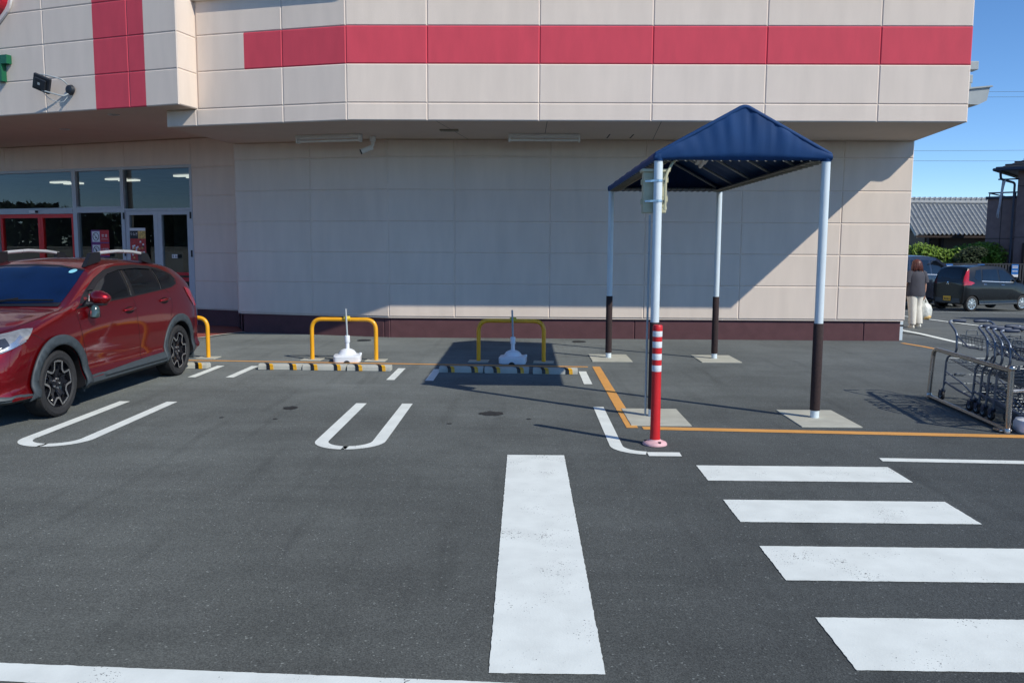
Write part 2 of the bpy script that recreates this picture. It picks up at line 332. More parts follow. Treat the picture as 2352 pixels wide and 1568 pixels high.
def text_bm(bm, body, size, fr, depth, mi=0, sx=1.0):
    cu = bpy.data.curves.new('lettering', 'FONT'); cu.body = body; cu.size = size; cu.align_x = 'CENTER'; cu.align_y = 'CENTER'; cu.resolution_u = 3
    o = bpy.data.objects.new('lettering', cu); COL.objects.link(o)
    bpy.context.view_layer.update()
    me = bpy.data.meshes.new_from_object(o.evaluated_get(bpy.context.evaluated_depsgraph_get()))
    vs = [bm.verts.new(fr(v.co.x*sx, v.co.y, depth)) for v in me.vertices]
    for f in me.polygons:
        try: bm.faces.new([vs[i] for i in f.vertices]).material_index = mi
        except ValueError: pass
    bpy.data.objects.remove(o); bpy.data.curves.remove(cu); bpy.data.meshes.remove(me)
def gz(y): return 0.0 if y < 16.5 else (-(y-16.5)*.035 if y < 32 else -.5425)

# ------------------------------------------------------------------ ground and markings
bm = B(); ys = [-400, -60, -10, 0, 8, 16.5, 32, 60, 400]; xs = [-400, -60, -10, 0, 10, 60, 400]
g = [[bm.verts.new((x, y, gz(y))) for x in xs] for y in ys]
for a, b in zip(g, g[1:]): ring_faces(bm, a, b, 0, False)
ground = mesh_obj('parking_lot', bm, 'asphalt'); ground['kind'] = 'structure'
Z1, Z2 = .004, .008
def marking(name, m, fn):
    bm = B(); fn(bm); return mesh_obj(name, bm, m, ground)
def rough_edge(poly, step=.022, amp=.0018):
    out = []
    for (a, b_), (c, d) in zip(poly, poly[1:] + poly[:1]):
        n = max(1, int(math.hypot(c-a, d-b_)/step))
        for i in range(n):
            j = amp if i else 0
            if j and random.random() < .06: j *= 2.2
            out.append((a+(c-a)*i/n + random.uniform(-j, j), b_+(d-b_)*i/n + random.uniform(-j, j)))
    return out
def quad(x0, y0, x1, y1, z=Z1): return lambda bm: sheet(bm, rough_edge([(x0, y0), (x1, y0), (x1, y1), (x0, y1)]), z)
marking('crosswalk_bar', 'worn_paint', quad(-.133, 3.235, .334, 6.83))
for y0, y1 in ((6.11, 6.545), (5.165, 5.635), (4.23, 4.735), (3.295, 3.79)):
    marking('crosswalk_stripe', 'worn_paint', quad(1.357, y0, 2.853 if y0 > 5 else 2.90, y1))
marking('stop_line', 'worn_paint', lambda bm: sheet(bm, rough_edge([(-4, 3.36), (-4, 3.23), (-.6, 3.04), (1, 2.95), (1, 3.08), (-.13, 3.165)]), Z1))
marking('edge_line', 'white_paint', lambda bm: sheet(bm, rough_edge([(2.892, 6.728), (6, 6.60), (6, 6.70), (2.905, 6.838)]), Z1))
def U(x0, x1, top, bot, w=.115, r=.26, gap=.04, shift=0.0):
    xc = (x0+x1)/2 + shift
    left = [(x0, top), (x0, bot+r)] + arc(x0+r, bot+r, r, 180, 270, 10) + [(xc-gap/2, bot)]
    rgt = [(xc+gap/2, bot)] + arc(x1-r, bot+r, r, 270, 360, 10) + [(x1, top)]
    return left, rgt
for x0, x1 in ((-4.355, -3.835), (-1.765, -1.265)):
    def f(bm, x0=x0, x1=x1):
        for p in U(x0, x1, 9.07, 7.02): ribbon(bm, p, .115, Z1)
    marking('bay_line', 'white_paint', f)
marking('bay_line', 'white_paint', lambda bm: ribbon(bm, [(.797, 8.97), (.797, 7.19)] + arc(1.057, 7.19, .26, 180, 262, 10)[1:], .11, Z1))
marking('bay_line', 'white_paint', lambda bm: sheet(bm, [(1.03, 6.832), (1.297, 6.832), (1.302, 6.965), (1.03, 6.965)], Z1))
for x, y0, y1 in ((-4.30, 10.79, 11.865), (-3.81, 10.80, 11.86), (-1.71, 10.70, 11.745), (-1.207, 10.655, 11.69), (.80, 10.485, 11.583)):
    marking('bay_line', 'white_paint', quad(x-.052, y0, x+.052, y1))
marking('walkway_line', 'orange_paint', lambda bm: sheet(bm, [(1.128, 7.855), (6.5, 7.50), (6.5, 7.63), (1.126, 7.985)], Z1))
marking('walkway_line', 'orange_paint', quad(.975, 7.92, 1.085, 12.07))
marking('walkway_line', 'orange_paint', lambda bm: ribbon(bm, [(-8, 12.62), (-4.818, 12.40), (-1.9, 12.21), (.91, 12.03)], .085, Z1))
marking('walkway_line', 'orange_paint', lambda bm: ribbon(bm, [(6.87, 15.45), (7.0, 14.9), (7.08, 14.3)], .10, Z1))
marking('lot_line', 'white_paint', lambda bm: ribbon(bm, [(7.9, 18.6), (8.0, 17.2), (7.95, 15.6), (8.1, 13.5), (8.4, 11.5)], .13, Z1 - .02 if False else Z1))
def far_line(pts, wd):
    def f(bm):
        P = []
        for a, b in zip(pts, pts[1:]):
            for i in range(9): P.append((a[0]+(b[0]-a[0])*i/8, a[1]+(b[1]-a[1])*i/8))
        l, r = strip(P, wd); A = [bm.verts.new((p.x, p.y, gz(p.y)+.012)) for p in l]; C = [bm.verts.new((p.x, p.y, gz(p.y)+.012)) for p in r]; ring_faces(bm, A, C, 0, False)
    marking('lot_line', 'white_paint', f)
far_line([(11.9, 28.0), (11.48, 25.95), (11.0, 20.63), (10.8, 17.0)], .14)
far_line([(12.5, 30.5), (14.73, 29.25), (16.3, 28.4), (19, 27)], .13)
far_line([(12.0, 34.0), (15.07, 34.25), (18, 34.4)], .13)
def blob(bm, cx, cy, rx, ry, n=22, z=Z1):
    ph = random.random()*6
    sheet(bm, [(cx+rx*cos(2*pi*i/n)*(1+.3*sin(3*i+ph)*random.random()), cy+ry*sin(2*pi*i/n)*(1+.35*sin(2*i+ph)*random.random())) for i in range(n)], z)
marking('oil_stain', 'oil', lambda bm: blob(bm, -2.46, 8.775, .075, .09))
marking('oil_stain', 'oil', lambda bm: blob(bm, -.335, 8.56, .12, .11))
for x, y in ((-2.45, 8.2), (-.72, 8.05), (-3.0, 8.25), (.05, 8.3)):
    marking('oil_stain', 'oil', lambda bm, x=x, y=y: blob(bm, x, y, .025, .02))
for i, (x, y, lb) in enumerate(((-2.90, 15.23, 'small round iron drain lid in the asphalt behind the left yellow guard'), (.99, 15.27, 'small round iron drain lid behind the middle yellow guard near the canopy'))):
    bm = B(); lathe(bm, [(.125, .002), (.125, .010), (.115, .012), (.10, .009)], n=24); box(bm, (-.10, -.006, .0085), (.10, .006, .0125))
    tag(mesh_obj('drain_lid', bm, 'drain', smooth=30, loc=(x, y, 0)), lb, 'drain lid', 'drain lids by the wall')

# ------------------------------------------------------------------ the supermarket
store = thing('supermarket', 'large beige panelled supermarket with red stripe, overhanging upper floor and glass entrance', 'supermarket', (0, 15, 0))
OX = Vector((0, 15, 0))
def frame(o, u, n): 
    o = Vector(o); u = Vector(u); n = Vector(n); k = Vector((0, 0, 1))
    return lambda a, b, c: o + u*a + k*b + n*c - OX
def spart(name, bm, m, parent=None, smooth=None): return mesh_obj(name, bm, m, parent or store, smooth)
CH, DP = .017, .014
def panels(bm, fr, us, zs, mf=None, flush=()):
    for i in range(len(us)-1):
        for j in range(len(zs)-1):
            a0, a1, b0, b1 = us[i], us[i+1], zs[j], zs[j+1]; mi = mf(i, j) if mf else 0
            l = 0 if (i in flush) else CH; r = 0 if (i+1 in flush) else CH
            o = [bm.verts.new(fr(a, b, -DP)) for a, b in ((a0, b0), (a1, b0), (a1, b1), (a0, b1))]
            q = [bm.verts.new(fr(a, b, 0)) for a, b in ((a0+l, b0+CH), (a1-r, b0+CH), (a1-r, b1-CH), (a0+l, b1-CH))]
            bm.faces.new(q).material_index = mi
            for k in range(4):
                bm.faces.new((o[k], o[(k+1) % 4], q[(k+1) % 4], q[k])).material_index = mi
def plan_prism(bm, pts, z0, z1, mi=0, cap_top=True):
    a = [bm.verts.new(Vector((x, y, z0)) - OX) for x, y in pts]; b = [bm.verts.new(Vector((x, y, z1)) - OX) for x, y in pts]
    bm.faces.new(a[::-1]).material_index = mi; bm.faces.new(b).material_index = mi; ring_faces(bm, a, b, mi)
ta = R(14.8); uS = Vector((-cos(ta), sin(ta), 0)); nS = Vector((-sin(ta), -cos(ta), 0))
tf = R(19.5); uF = Vector((-cos(tf), sin(tf), 0)); nF = Vector((-sin(tf), -cos(tf), 0))
te = R(20.5); uE = Vector((-cos(te), sin(te), 0)); nE = Vector((-sin(te), -cos(te), 0))
P0 = Vector((-2.785, 13.456, 0)); F0 = Vector((-5.489, 13.675, 0)); E0 = Vector((-5.95, 17.5, 0)); S1 = Vector((-5.367, 14.187, 0))
ZU = [3.638, 3.907, 4.495, 5.063, 5.63, 6.2]
# upper storey
fU = frame((0, 13.456, 0), (1, 0, 0), (0, -1, 0)); fS = frame(P0, uS, nS)
bm = B(); panels(bm, fU, [-2.785, -1.53, .201, 1.938, 3.675, 5.405, 6.79], ZU, lambda i, j: 1 if j == 2 else 0)
spart('front_panels', bm, ['panel', 'panel_red'])
bm = B()
panels(bm, fS, [0, 1.103, 1.785, 2.66], ZU[1:], lambda i, j: 1 if (j == 1 and i < 2) else 0, flush=(2,))
panels(bm, fS, [0, 1.103, 2.70, 3.277], ZU[:2])
spart('angled_panels', bm, ['panel', 'panel_red'])
Sx = P0 + uS*3.277
bm = B(); e = .0145
plan_prism(bm, [(6.775, 13.456+e), (-2.785+.004, 13.456+e), ((Sx - nS*e).x, (Sx - nS*e).y), (-5.66, 16.75), (-5.6, 30), (8.4, 30), (7.03, 15.76)], 3.640, 6.19)
spart('soffit', bm, 'soffit')
bm = B()                                   # joints in the soffit boards
fz = lambda a, b, c: Vector((a, b, 3.6385 - c)) - OX
for x0, y0, x1, y1 in ((-1.4, 13.5, -1.05, 15.74), (.33, 13.5, .33, 15.74), (2.1, 13.5, 2.3, 15.74), (4.0, 13.5, 4.2, 15.74)):
    d = .004; bm.faces.new([bm.verts.new(fz(*p, .0)) for p in ((x0-d, y0), (x0+d, y0), (x1+d, y1), (x1-d, y1))])
pieces(spart('soffit_joint', bm, 'dark_gap'))
bm = B()
for x in (1.45, 1.86):
    bm.faces.new([bm.verts.new(fz(*p, .001)) for p in ((x-.012, 14.97), (x+.012, 14.97), (x+.012, 15.53), (x-.012, 15.53))])
pieces(spart('ceiling_hatch', bm, 'dark_gap'))
bm = B(); fbox(bm, lambda a, b, c: Vector((a, b, c)) - OX, (-1.44, 14.42, 3.62), (-1.13, 14.58, 3.639))
for i in range(9):
    fbox(bm, lambda a, b, c: Vector((a, b, c)) - OX, (-1.42+i*.032, 14.44, 3.614), (-1.408+i*.032, 14.56, 3.6195))
spart('soffit_vent', bm, 'vent')
bm = B()
fbox(bm, fU, (-2.79, 5.60, .002), (6.85, 5.75, .09)); fbox(bm, fS, (.005, 5.60, .002), (2.66, 5.75, .088))
spart('coping', bm, 'coping')
# entrance fascia block
fF = frame(F0, uF, nF)
dS = (S1 - F0); LS = dS.length; uSide = dS.normalized(); nSide = Vector((uSide.y, -uSide.x, 0)); fSide = frame(F0, uSide, nSide)
ZF = [3.907, 4.465, 5.03, 5.595, 6.16, 6.73, 7.3]
bm = B(); panels(bm, fF, [0, .65, .985, 1.70, 2.79, 4.6, 6.4, 8.2, 10], ZF, lambda i, j: 1 if i in (1, 2) else 0, flush=(1, 3))
spart('fascia_panels', bm, ['panel', 'panel_red'])
bm = B(); panels(bm, fSide, [0, LS+.02], ZF); spart('fascia_return', bm, 'panel')
bm = B(); a = F0 - nF*e; b2 = F0 + uF*10 - nF*e; c2 = b2 - nF*9; s2 = S1 - nSide*e
plan_prism(bm, [((a - nSide*e).x, (a - nSide*e).y), (b2.x, b2.y), (c2.x, c2.y), (-5.7, 21), (s2.x - .25, s2.y + 2.6), (s2.x, s2.y)], 3.909, 7.29)
spart('entrance_soffit', bm, 'soffit')
for px, py in ((-6.05, 15.55), (-7.05, 14.75), (-8.9, 16.6)):
    bm = B(); lathe(bm, [(.10, 0), (.10, -.012), (.075, -.012), (.07, .0)], n=20, c=Vector((px, py, 3.908)) - OX)
    spart('downlight', bm, 'lamp_white', smooth=30)
# lower walls
ZL = [.39, 1.0, 1.58, 2.155, 2.735, 3.33, 3.64]
fL = frame((0, 15.76, 0), (1, 0, 0), (0, -1, 0)); Lk = Vector((-2.53, 15.76, 0)); tl = R(14.6); uL = Vector((-cos(tl), sin(tl), 0)); nL = Vector((-sin(tl), -cos(tl), 0)); fK = frame(Lk, uL, nL)
LE = 3.19; LEp = Lk + uL*LE
bm = B(); panels(bm, fL, [-2.53, -1.303, .452, 2.2, 3.96, 5.775, 7.03], ZL); panels(bm, fK, [0, 1.58, LE], ZL)
dR = E0 - LEp; uR = dR.normalized(); nR = Vector((-uR.y, uR.x, 0)); nR = nR if nR.x < 0 else -nR
panels(bm, frame(LEp, uR, nR), [0, dR.length], [.36, .94, 1.53, 2.12, 2.72, 3.31, 3.9])
spart('lower_wall_panels', bm, 'panel')
bm = B()
plan_prism(bm, [(7.01, 15.76+e), (-2.53, 15.76+e), ((LEp - nL*e).x + .02, (LEp - nL*e).y), (E0.x+.05, E0.y+.05), (-5.6, 29), (7.6, 29)], .37, 3.64)
spart('lower_wall_core', bm, 'panel')
bm = B(); ps = .05
panels(bm, frame((0, 15.76+ps, 0), (1, 0, 0), (0, -1, 0)), [-2.52, 2.05, 6.3, 6.98], [-.3, .385]); panels(bm, frame(Lk - nL*ps, uL, nL), [0, .12, LE-.06], [-.3, .385])
panels(bm, frame(LEp - nR*ps, uR, nR), [.05, dR.length], [-.3, .36]); 
plan_prism(bm, [(6.97, 15.83), (-2.5, 15.83), (LEp.x+.1, LEp.y+.1), (-5.8, 17.7), (-5.5, 28), (7.4, 28)], -.6, .37)
spart('plinth', bm, 'plinth')
bm = B(); fbox(bm, lambda a, b, c: Vector((a, b, c)) - OX, (6.99, 15.86, .01), (7.05, 15.93, .39)); fbox(bm, lambda a, b, c: Vector((a, b, c)) - OX, (6.985, 15.855, .27), (7.06, 15.935, .30), 1)
spart('drain_pipe', bm, ['pole', 'dark_gap'])
# entrance wall and glazing
fE = frame(E0, uE, nE)
bm = B(); panels(bm, fE, [-.03, 1.10], [.36, .94, 1.53, 2.12, 2.72, 3.31, 3.9]); panels(bm, fE, [1.10, 2.9, 4.7, 6.5, 8.3, 10.2], [3.37, 3.9])
spart('entrance_wall_panels', bm, 'panel')
bm = B(); fbox(bm, fE, (-.03, .35, -.2), (1.10, 3.9, -DP-.001)); fbox(bm, fE, (1.10, 3.385, -.2), (10.2, 3.9, -DP-.001)); spart('entrance_wall_core', bm, 'panel')
bm = B(); panels(bm, frame(E0 - nE*.05, uE, nE), [0, 1.12], [-.1, .36]); spart('entrance_plinth', bm, 'plinth')
glazing = spart('shop_window', B(), 'alu')
def gl(name, m, lst):
    bm = B()
    for lo, hi in lst: fbox(bm, fE, lo, hi)
    return mesh_obj(name, bm, m, glazing)
gl('frame', 'alu', [((1.105, 0, -.12), (1.165, 3.37, -.01)), ((2.975, 0, -.12), (3.065, 3.37, -.01)), ((4.36, 0, -.12), (4.475, 3.37, -.01)), ((6.9, 0, -.12), (7.0, 3.37, -.01)),
   ((1.165, 3.31, -.118), (2.975, 3.37, -.012)), ((3.065, 3.31, -.118), (4.36, 3.37, -.012)), ((4.475, 3.31, -.118), (6.9, 3.37, -.012)), ((7.0, 3.31, -.118), (9.8, 3.37, -.012)),
   ((1.165, 2.43, -.118), (2.975, 2.475, -.012)), ((3.065, 2.40, -.118), (4.36, 2.495, -.012)), ((3.065, 2.498, -.118), (4.36, 2.53, -.02)), ((4.475, 2.385, -.118), (6.9, 2.48, .0)), ((4.475, 2.483, -.118), (6.9, 2.515, -.02)), ((7.0, 2.385, -.118), (9.8, 2.48, -.012))])
def sheets(name, lst, parent):
    for (a0, b0, _), (a1, b1, _) in lst:
        bm = B(); bm.faces.new([bm.verts.new(fE(a, b, -.066)) for a, b in ((a0, b0), (a1, b0), (a1, b1), (a0, b1))]); mesh_obj(name, bm, 'shop_glass', parent)
sheets('pane', [((1.165, 2.475, -.07), (2.975, 3.31, -.062)), ((3.065, 2.53, -.07), (4.36, 3.31, -.062)), ((4.475, 2.515, -.07), (6.9, 3.31, -.062)), ((7.0, 2.48, -.07), (9.8, 3.31, -.062)), ((3.065, 0, -.07), (4.36, 2.40, -.062)), ((7.0, 0, -.07), (9.8, 2.385, -.062))], glazing)
bm = B(); fbox(bm, fE, (5.56, 2.405, .0), (5.76, 2.465, .05), 0); fbox(bm, fE, (5.535, 2.41, .0), (5.558, 2.46, .06), 1)
spart('door_sensor', bm, ['lamp_white', 'black_trim'])
def leaf(name, u0, u1, m, head, stile, dz=0):
    d = spart(name, B(), m)
    bm = B(); fbox(bm, fE, (u0, 0, -.1), (u0+stile, head, -.03)); fbox(bm, fE, (u1-stile, 0, -.1), (u1, head, -.03)); fbox(bm, fE, (u0+stile, head-.085, -.099), (u1-stile, head, -.031)); fbox(bm, fE, (u0+stile, 0, -.099), (u1-stile, .1, -.031))
    mesh_obj('door_frame', bm, m, d); sheets('pane', [((u0+stile, .1, 0), (u1-stile, head-.085, 0))], d); return d
leaf('sliding_door', 4.48, 5.51, 'red_frame', 2.38, .075); leaf('sliding_door', 5.515, 6.80, 'red_frame', 2.38, .075)
for u0, u1, hu in ((1.17, 2.075, 2.0), (2.08, 2.97, 2.16)):
    d = leaf('swing_door', u0, u1, 'alu', 2.425, .105)
    bm = B(); tube(bm, bend([fE(hu, 1.22, -.03), fE(hu, 1.22, .05), fE(hu, .92, .05), fE(hu, .92, -.03)], .04), .014, 8); mesh_obj('handle', bm, 'chrome', d, 40)
    bm = B(); hx = u0 - .03 if u0 < 2 else u1+.0
    for z in (1.45, 2.25, .4): fbox(bm, fE, (hx, z, -.009), (hx+.03, z+.14, .01))
    pieces(mesh_obj('hinge', bm, 'black_trim', d))
bm = B(); fbox(bm, fE, (1.276, 1.055, -.062), (1.968, 1.12, -.060)); fbox(bm, fE, (1.276, .926, -.062), (1.968, 1.01, -.060)); pieces(spart('door_stripe', bm, 'sticker_red'))
# shop interior seen through the glass
bm = B(); fbox(bm, fE, (.9, -.02, -9), (10, .0, -.2)); spart('shop_floor', bm, 'interior_floor')
bm = B(); fbox(bm, fE, (.9, 0, -9.2), (10, 3.5, -9)); fbox(bm, fE, (.8, 0, -9), (.9, 3.5, -.2)); fbox(bm, fE, (10, 0, -9), (10.2, 3.9, 1.5)); fbox(bm, fE, (.9, 3.36, -9), (10, 3.5, -.21)); spart('shop_interior', bm, 'interior')
for u, c in ((5.05, -2.6), (2.6, -2.3), (4.2, -6.4), (1.9, -6.2), (7.4, -3.0)):
    for k in (0, 1):
        bm = B(); fbox(bm, fE, (u, 3.30, c+k*.42), (u+.58, 3.34, c+k*.42+.15)); spart('ceiling_lamp', bm, 'lamp_on')
bm = B()
for u in (3.2, 5.6, 8):
    fbox(bm, fE, (u, 0, -5.5), (u+1.1, 1.5, -4.6))
fbox(bm, fE, (1.4, 0, -3.4), (2.6, .9, -2.4)); pieces(spart('shop_shelf', bm, 'interior'))
# porch of red tile
bm = B(); pp = [(-5.5, 16.5), (-5.78, 15.95), (-5.95, 15.4), (-6.3, 14.95), (-7.2, 14.8), (-14, 17.2), (-14, 21), (-6, 17.6)]
sheet(bm, pp, .012); po = mesh_obj('porch', bm, 'porch'); po['kind'] = 'structure'
bm = B(); ribbon(bm, pp[:6], .09, .016); mesh_obj('porch_kerb', bm, 'concrete', po)

# signs and fittings on the store
fFw = lambda a, b, c: F0 + uF*a + Vector((0, 0, b)) + nF*c
def at(fr, o): return lambda a, b, c: fr(a, b, c) - Vector(o)
o = fFw(3.72, 4.64, 0); f = at(fFw, o)
bm = B(); T = [(3.835, 4.47), (3.655, 4.47), (3.655, 4.755), (3.52, 4.755), (3.52, 4.90), (3.97, 4.90), (3.97, 4.755), (3.835, 4.755)]
prism(bm, T, f, .01, .11); tag(mesh_obj('sign_letter', bm, 'sign_green', loc=o), 'green block letter T of the shop sign on the left fascia', 'sign letter')
o = fFw(3.9, 5.8, 0); f = at(fFw, o)
def rounded(poly, r):
    return [(p.x, p.y) for p in bend([((poly[-1][0]+poly[0][0])/2, (poly[-1][1]+poly[0][1])/2, 0)] + [(x, y, 0) for x, y in poly] + [((poly[-1][0]+poly[0][0])/2, (poly[-1][1]+poly[0][1])/2, 0)], r)][:-1]
sh = [(3.40, 6.7), (3.40, 5.70), (3.95, 5.28), (4.5, 5.28), (4.5, 6.7)]; sh2 = [(3.455, 6.65), (3.455, 5.735), (3.97, 5.345), (4.45, 5.345), (4.45, 6.65)]
sg = thing('sign_letter', 'large red rounded sign letter with white outline at the top left of the fascia', 'sign letter', o)
bm = B(); prism(bm, rounded(sh, .22), f, .01, .05); mesh_obj('outline', bm, 'sticker_white', sg); bm = B(); prism(bm, rounded(sh2, .2), f, .05, .17); mesh_obj('letter_face', bm, 'sign_red', sg)
o = fFw(2.20, 4.24, 0); f = at(fFw, o)
fl = thing('floodlight', 'black square floodlight on a bracket above the entrance', 'floodlight', o)
bm = B(); lathe(bm, [(.001, .012), (.075, .012), (.085, .03), (.07, .075), (.001, .095)], n=20, axis='Z')
for v in bm.verts: v.co = f(2.20 + v.co.x, 4.25 + v.co.y, v.co.z)
mesh_obj('mount', bm, 'steel_dark', fl, 35)
za = Vector((-.15, -.30, .93)).normalized(); xa = Vector((-.88, -.45, 0)); xa = (xa - za*xa.dot(za)).normalized(); ya = za.cross(xa); rot = Matrix((xa, ya, za)).transposed()
bm = B()
box(bm, (-.15, -.13, -.035), (.15, .13, .02), 0, .012); box(bm, (-.135, -.115, -.05), (.135, .115, -.036), 1, .004); box(bm, (-.10, -.085, .021), (.10, .085, .06), 0, .012); box(bm, (-.03, -.02, .0601), (.01, .02, .063), 1)
for v in bm.verts: q = rot @ v.co; v.co = f(2.60 + q.x, 4.34 + q.y, .24 + q.z)
mesh_obj('lamp_head', bm, ['steel_dark', 'steel_grey'], fl)
bm = B(); tube(bm, bend([f(2.22, 4.33, .07), f(2.24, 4.40, .15), f(2.45, 4.46, .22), f(2.62, 4.49, .24)], .05), .012, 6); tube(bm, bend([f(2.22, 4.18, .07), f(2.24, 4.13, .15), f(2.42, 4.18, .22), f(2.60, 4.23, .24)], .05), .012, 6)
tube(bm, bend([f(2.24, 4.16, .04), f(2.3, 4.02, .12), f(2.52, 4.10, .2), f(2.66, 4.28, .22)], .08), .006, 6); mesh_obj('bracket', bm, 'steel_grey', fl, 40)
def tube_light(o, rz, label):
    t = thing('fluorescent_light', label, 'light fixture', o, rz, 'strip lights under the overhang')
    bm = B(); box(bm, (-.62, -.07, -.062), (.62, .07, 0), 0, .006); mesh_obj('housing', bm, 'lamp_white', t)
    bm = B(); 
    for s in (-1, 1): box(bm, (s*.62-.03*(s > 0), -.06, -.135), (s*.62+.03*(s < 0), .06, -.0625), 0, .005)
    pieces(mesh_obj('end_cap', bm, 'lamp_white', t)); bm = B(); cyl(bm, (-.59, 0, -.105), (.59, 0, -.105), .022, 10); mesh_obj('tube', bm, 'lamp_white', t, 40)
tube_light((-3.47, 15.2, 3.638), R(-14.8), 'white strip light under the overhang left of the security camera')
tube_light((.32, 14.98, 3.638), 0, 'white strip light under the overhang above the middle of the wall')
sec = thing('security_camera', 'small white security camera hanging below the overhang', 'security camera', (-2.72, 15.35, 3.638))
bm = B(); lathe(bm, [(.055, 0), (.055, -.09), (.03, -.1), (.025, -.17)], n=16); cyl(bm, (0, 0, -.16), (-.02, -.03, -.20), .018); mesh_obj('mount', bm, 'lamp_white', sec, 35)
bm = B(); tube(bm, [(0, -.02, -.19), (-.20, -.06, -.28)], .045, 14, 0); tube(bm, [(-.195, -.058, -.278), (-.21, -.062, -.285)], .046, 14, 1); mesh_obj('camera_body', bm, ['lamp_white', 'black_trim'], sec, 35)
# side fittings on the right end
wl_ = thing('wall_floodlight', 'grey floodlight with junction boxes on the right side of the building', 'floodlight', (6.95, 15.0, 4.3))
bm = B(); box(bm, (.0, -.1, .42), (.70, .1, .56), 0, .008); box(bm, (.1, -.06, .34), (.48, .06, .418), 0, .004); box(bm, (0.02, -.09, .20), (.62, .09, .338), 0, .008); box(bm, (.02, -.09, .06), (.60, .09, .198), 0, .008); mesh_obj('junction_box', bm, 'steel_grey', wl_)
bm = B(); cyl(bm, (.3, 0, .06), (.36, 0, .0), .03); mesh_obj('bracket', bm, 'steel_grey', wl_, 40)
bm = B(); fr = lambda a, b, c: Vector((a, c, b)); prism(bm, [(.15, .04), (.88, .12), (.84, -.10), (.70, -.17), (.15, -.13)], fr, -.16, .16); prism(bm, [(.12, .042), (.92, .125), (.90, .145), (.12, .075)], fr, -.19, .17, 0); mesh_obj('lamp_head', bm, 'steel_grey', wl_)

# stickers and poster on the glass (own things)
fEw = lambda a, b, c: E0 + uE*a + Vector((0, 0, b)) + nE*c
def mir(f, a0): return lambda x, y, c: f(a0 - x, y, c)       # text runs left to right as seen from outside
def nosmoke(zc, jp, en, label, ember):
    o = fEw(3.69, zc, -.06); f = at(fEw, o); t = thing('notice_sticker', label, 'sticker', o, 0, 'prohibition stickers on the shop window')
    bm = B(); prism(bm, [(3.43, zc-.145), (3.955, zc-.145), (3.955, zc+.145), (3.43, zc+.145)], f, 0, .002, 0); prism(bm, [(3.43, zc-.12), (3.69, zc-.12), (3.69, zc+.145), (3.43, zc+.145)], f, .002, .003, 1); prism(bm, [(3.70, zc-.115), (3.925, zc-.115), (3.925, zc+.115), (3.70, zc+.115)], f, .002, .003, 2)
    mesh_obj('sticker_sheet', bm, ['sticker_purple', 'sticker_red', 'sticker_white'], t)
    bm = B(); g2 = lambda a, b: f(a, b, .0045)
    tube(bm, [g2(3.812+.085*cos(2*pi*i/24), zc+.085*sin(2*pi*i/24)) for i in range(24)], .006, 6, closed=True); tube(bm, [g2(3.812+.06, zc+.06), g2(3.812-.06, zc-.06)], .005, 6)
    tube(bm, [g2(3.80, zc-.035), g2(3.815, zc-.01)] if ember else [g2(3.80, zc-.04), g2(3.83, zc+.03)], .012, 6); mesh_obj('symbol', bm, 'black_ink', t)
    bm = B(); text_bm(bm, jp, .062 if len(jp) > 2 else .08, mir(at(fEw, o), 3.56), .0045) if False else None
    ff = lambda x, y, c: f(3.56 - x, zc + y, c)
    text_bm(bm, jp, .058 if len(jp) > 3 else .075, lambda x, y, c: ff(x, y+.015, c), .005); mesh_obj('lettering', bm, 'sticker_white', t); bm = B(); text_bm(bm, en, .028, lambda x, y, c: ff(x, y-.055, c), .005); mesh_obj('lettering', bm, 'sticker_white', t)
nosmoke(1.872, '禁 煙', 'NO SMOKING', 'red and white no smoking sticker with cigarette symbol, upper of the two on the glass', True)
nosmoke(1.575, '火気厳禁', 'NO OPEN FLAME', 'red and white no open flame sticker, lower of the two on the glass', False)
o = fEw(2.61, 1.7, -.06); f = at(fEw, o); t = thing('poster', 'colourful food poster with white and gold heading on the glass door', 'poster', o)
bm = B(); prism(bm, [(2.39, 1.2), (2.83, 1.2), (2.83, 2.06), (2.39, 2.06)], f, 0, .002, 0); prism(bm, [(2.39, 1.83), (2.60, 1.83), (2.60, 2.0), (2.39, 2.0)], f, .002, .003, 1); prism(bm, [(2.60, 1.83), (2.83, 1.83), (2.83, 2.0), (2.60, 2.0)], f, .002, .003, 2); prism(bm, [(2.39, 2.0), (2.83, 2.0), (2.83, 2.06), (2.39, 2.06)], f, .002, .003, 3)
for i in range(26):
    a, b = random.uniform(2.41, 2.78), random.uniform(1.22, 1.76); prism(bm, [(a, b), (a+.05, b), (a+.045, b+.035), (a+.005, b+.04)], f, .002, .003 + i*.0001, random.choice([1, 3, 2, 4]))
mesh_obj('poster_sheet', bm, ['poster_red', 'poster_gold', 'black_ink', 'sticker_white', 'house_wall'], t)
bm = B(); text_bm(bm, 'うなぎ', .075, lambda x, y, c: f(2.715 - x, 1.925 + y, c), .0045); mesh_obj('lettering', bm, 'sticker_white', t)
o = fEw(1.61, 1.46, -.06); f = at(fEw, o); t = thing('door_sticker', 'small white sticker with two dark characters on the right glass door', 'sticker', o)
bm = B(); prism(bm, [(1.54, 1.42), (1.685, 1.42), (1.685, 1.50), (1.54, 1.50)], f, 0, .002); mesh_obj('sticker_sheet', bm, 'sticker_white', t)
for a in (1.56, 1.63):
    bm = B()
    for k in range(3): prism(bm, [(a, 1.437+k*.018), (a+.04, 1.437+k*.018), (a+.04, 1.445+k*.018), (a, 1.445+k*.018)], f, .002, .003)
    prism(bm, [(a+.017, 1.43), (a+.023, 1.43), (a+.023, 1.49), (a+.017, 1.49)], f, .003, .004); mesh_obj('lettering', bm, 'black_ink', t)

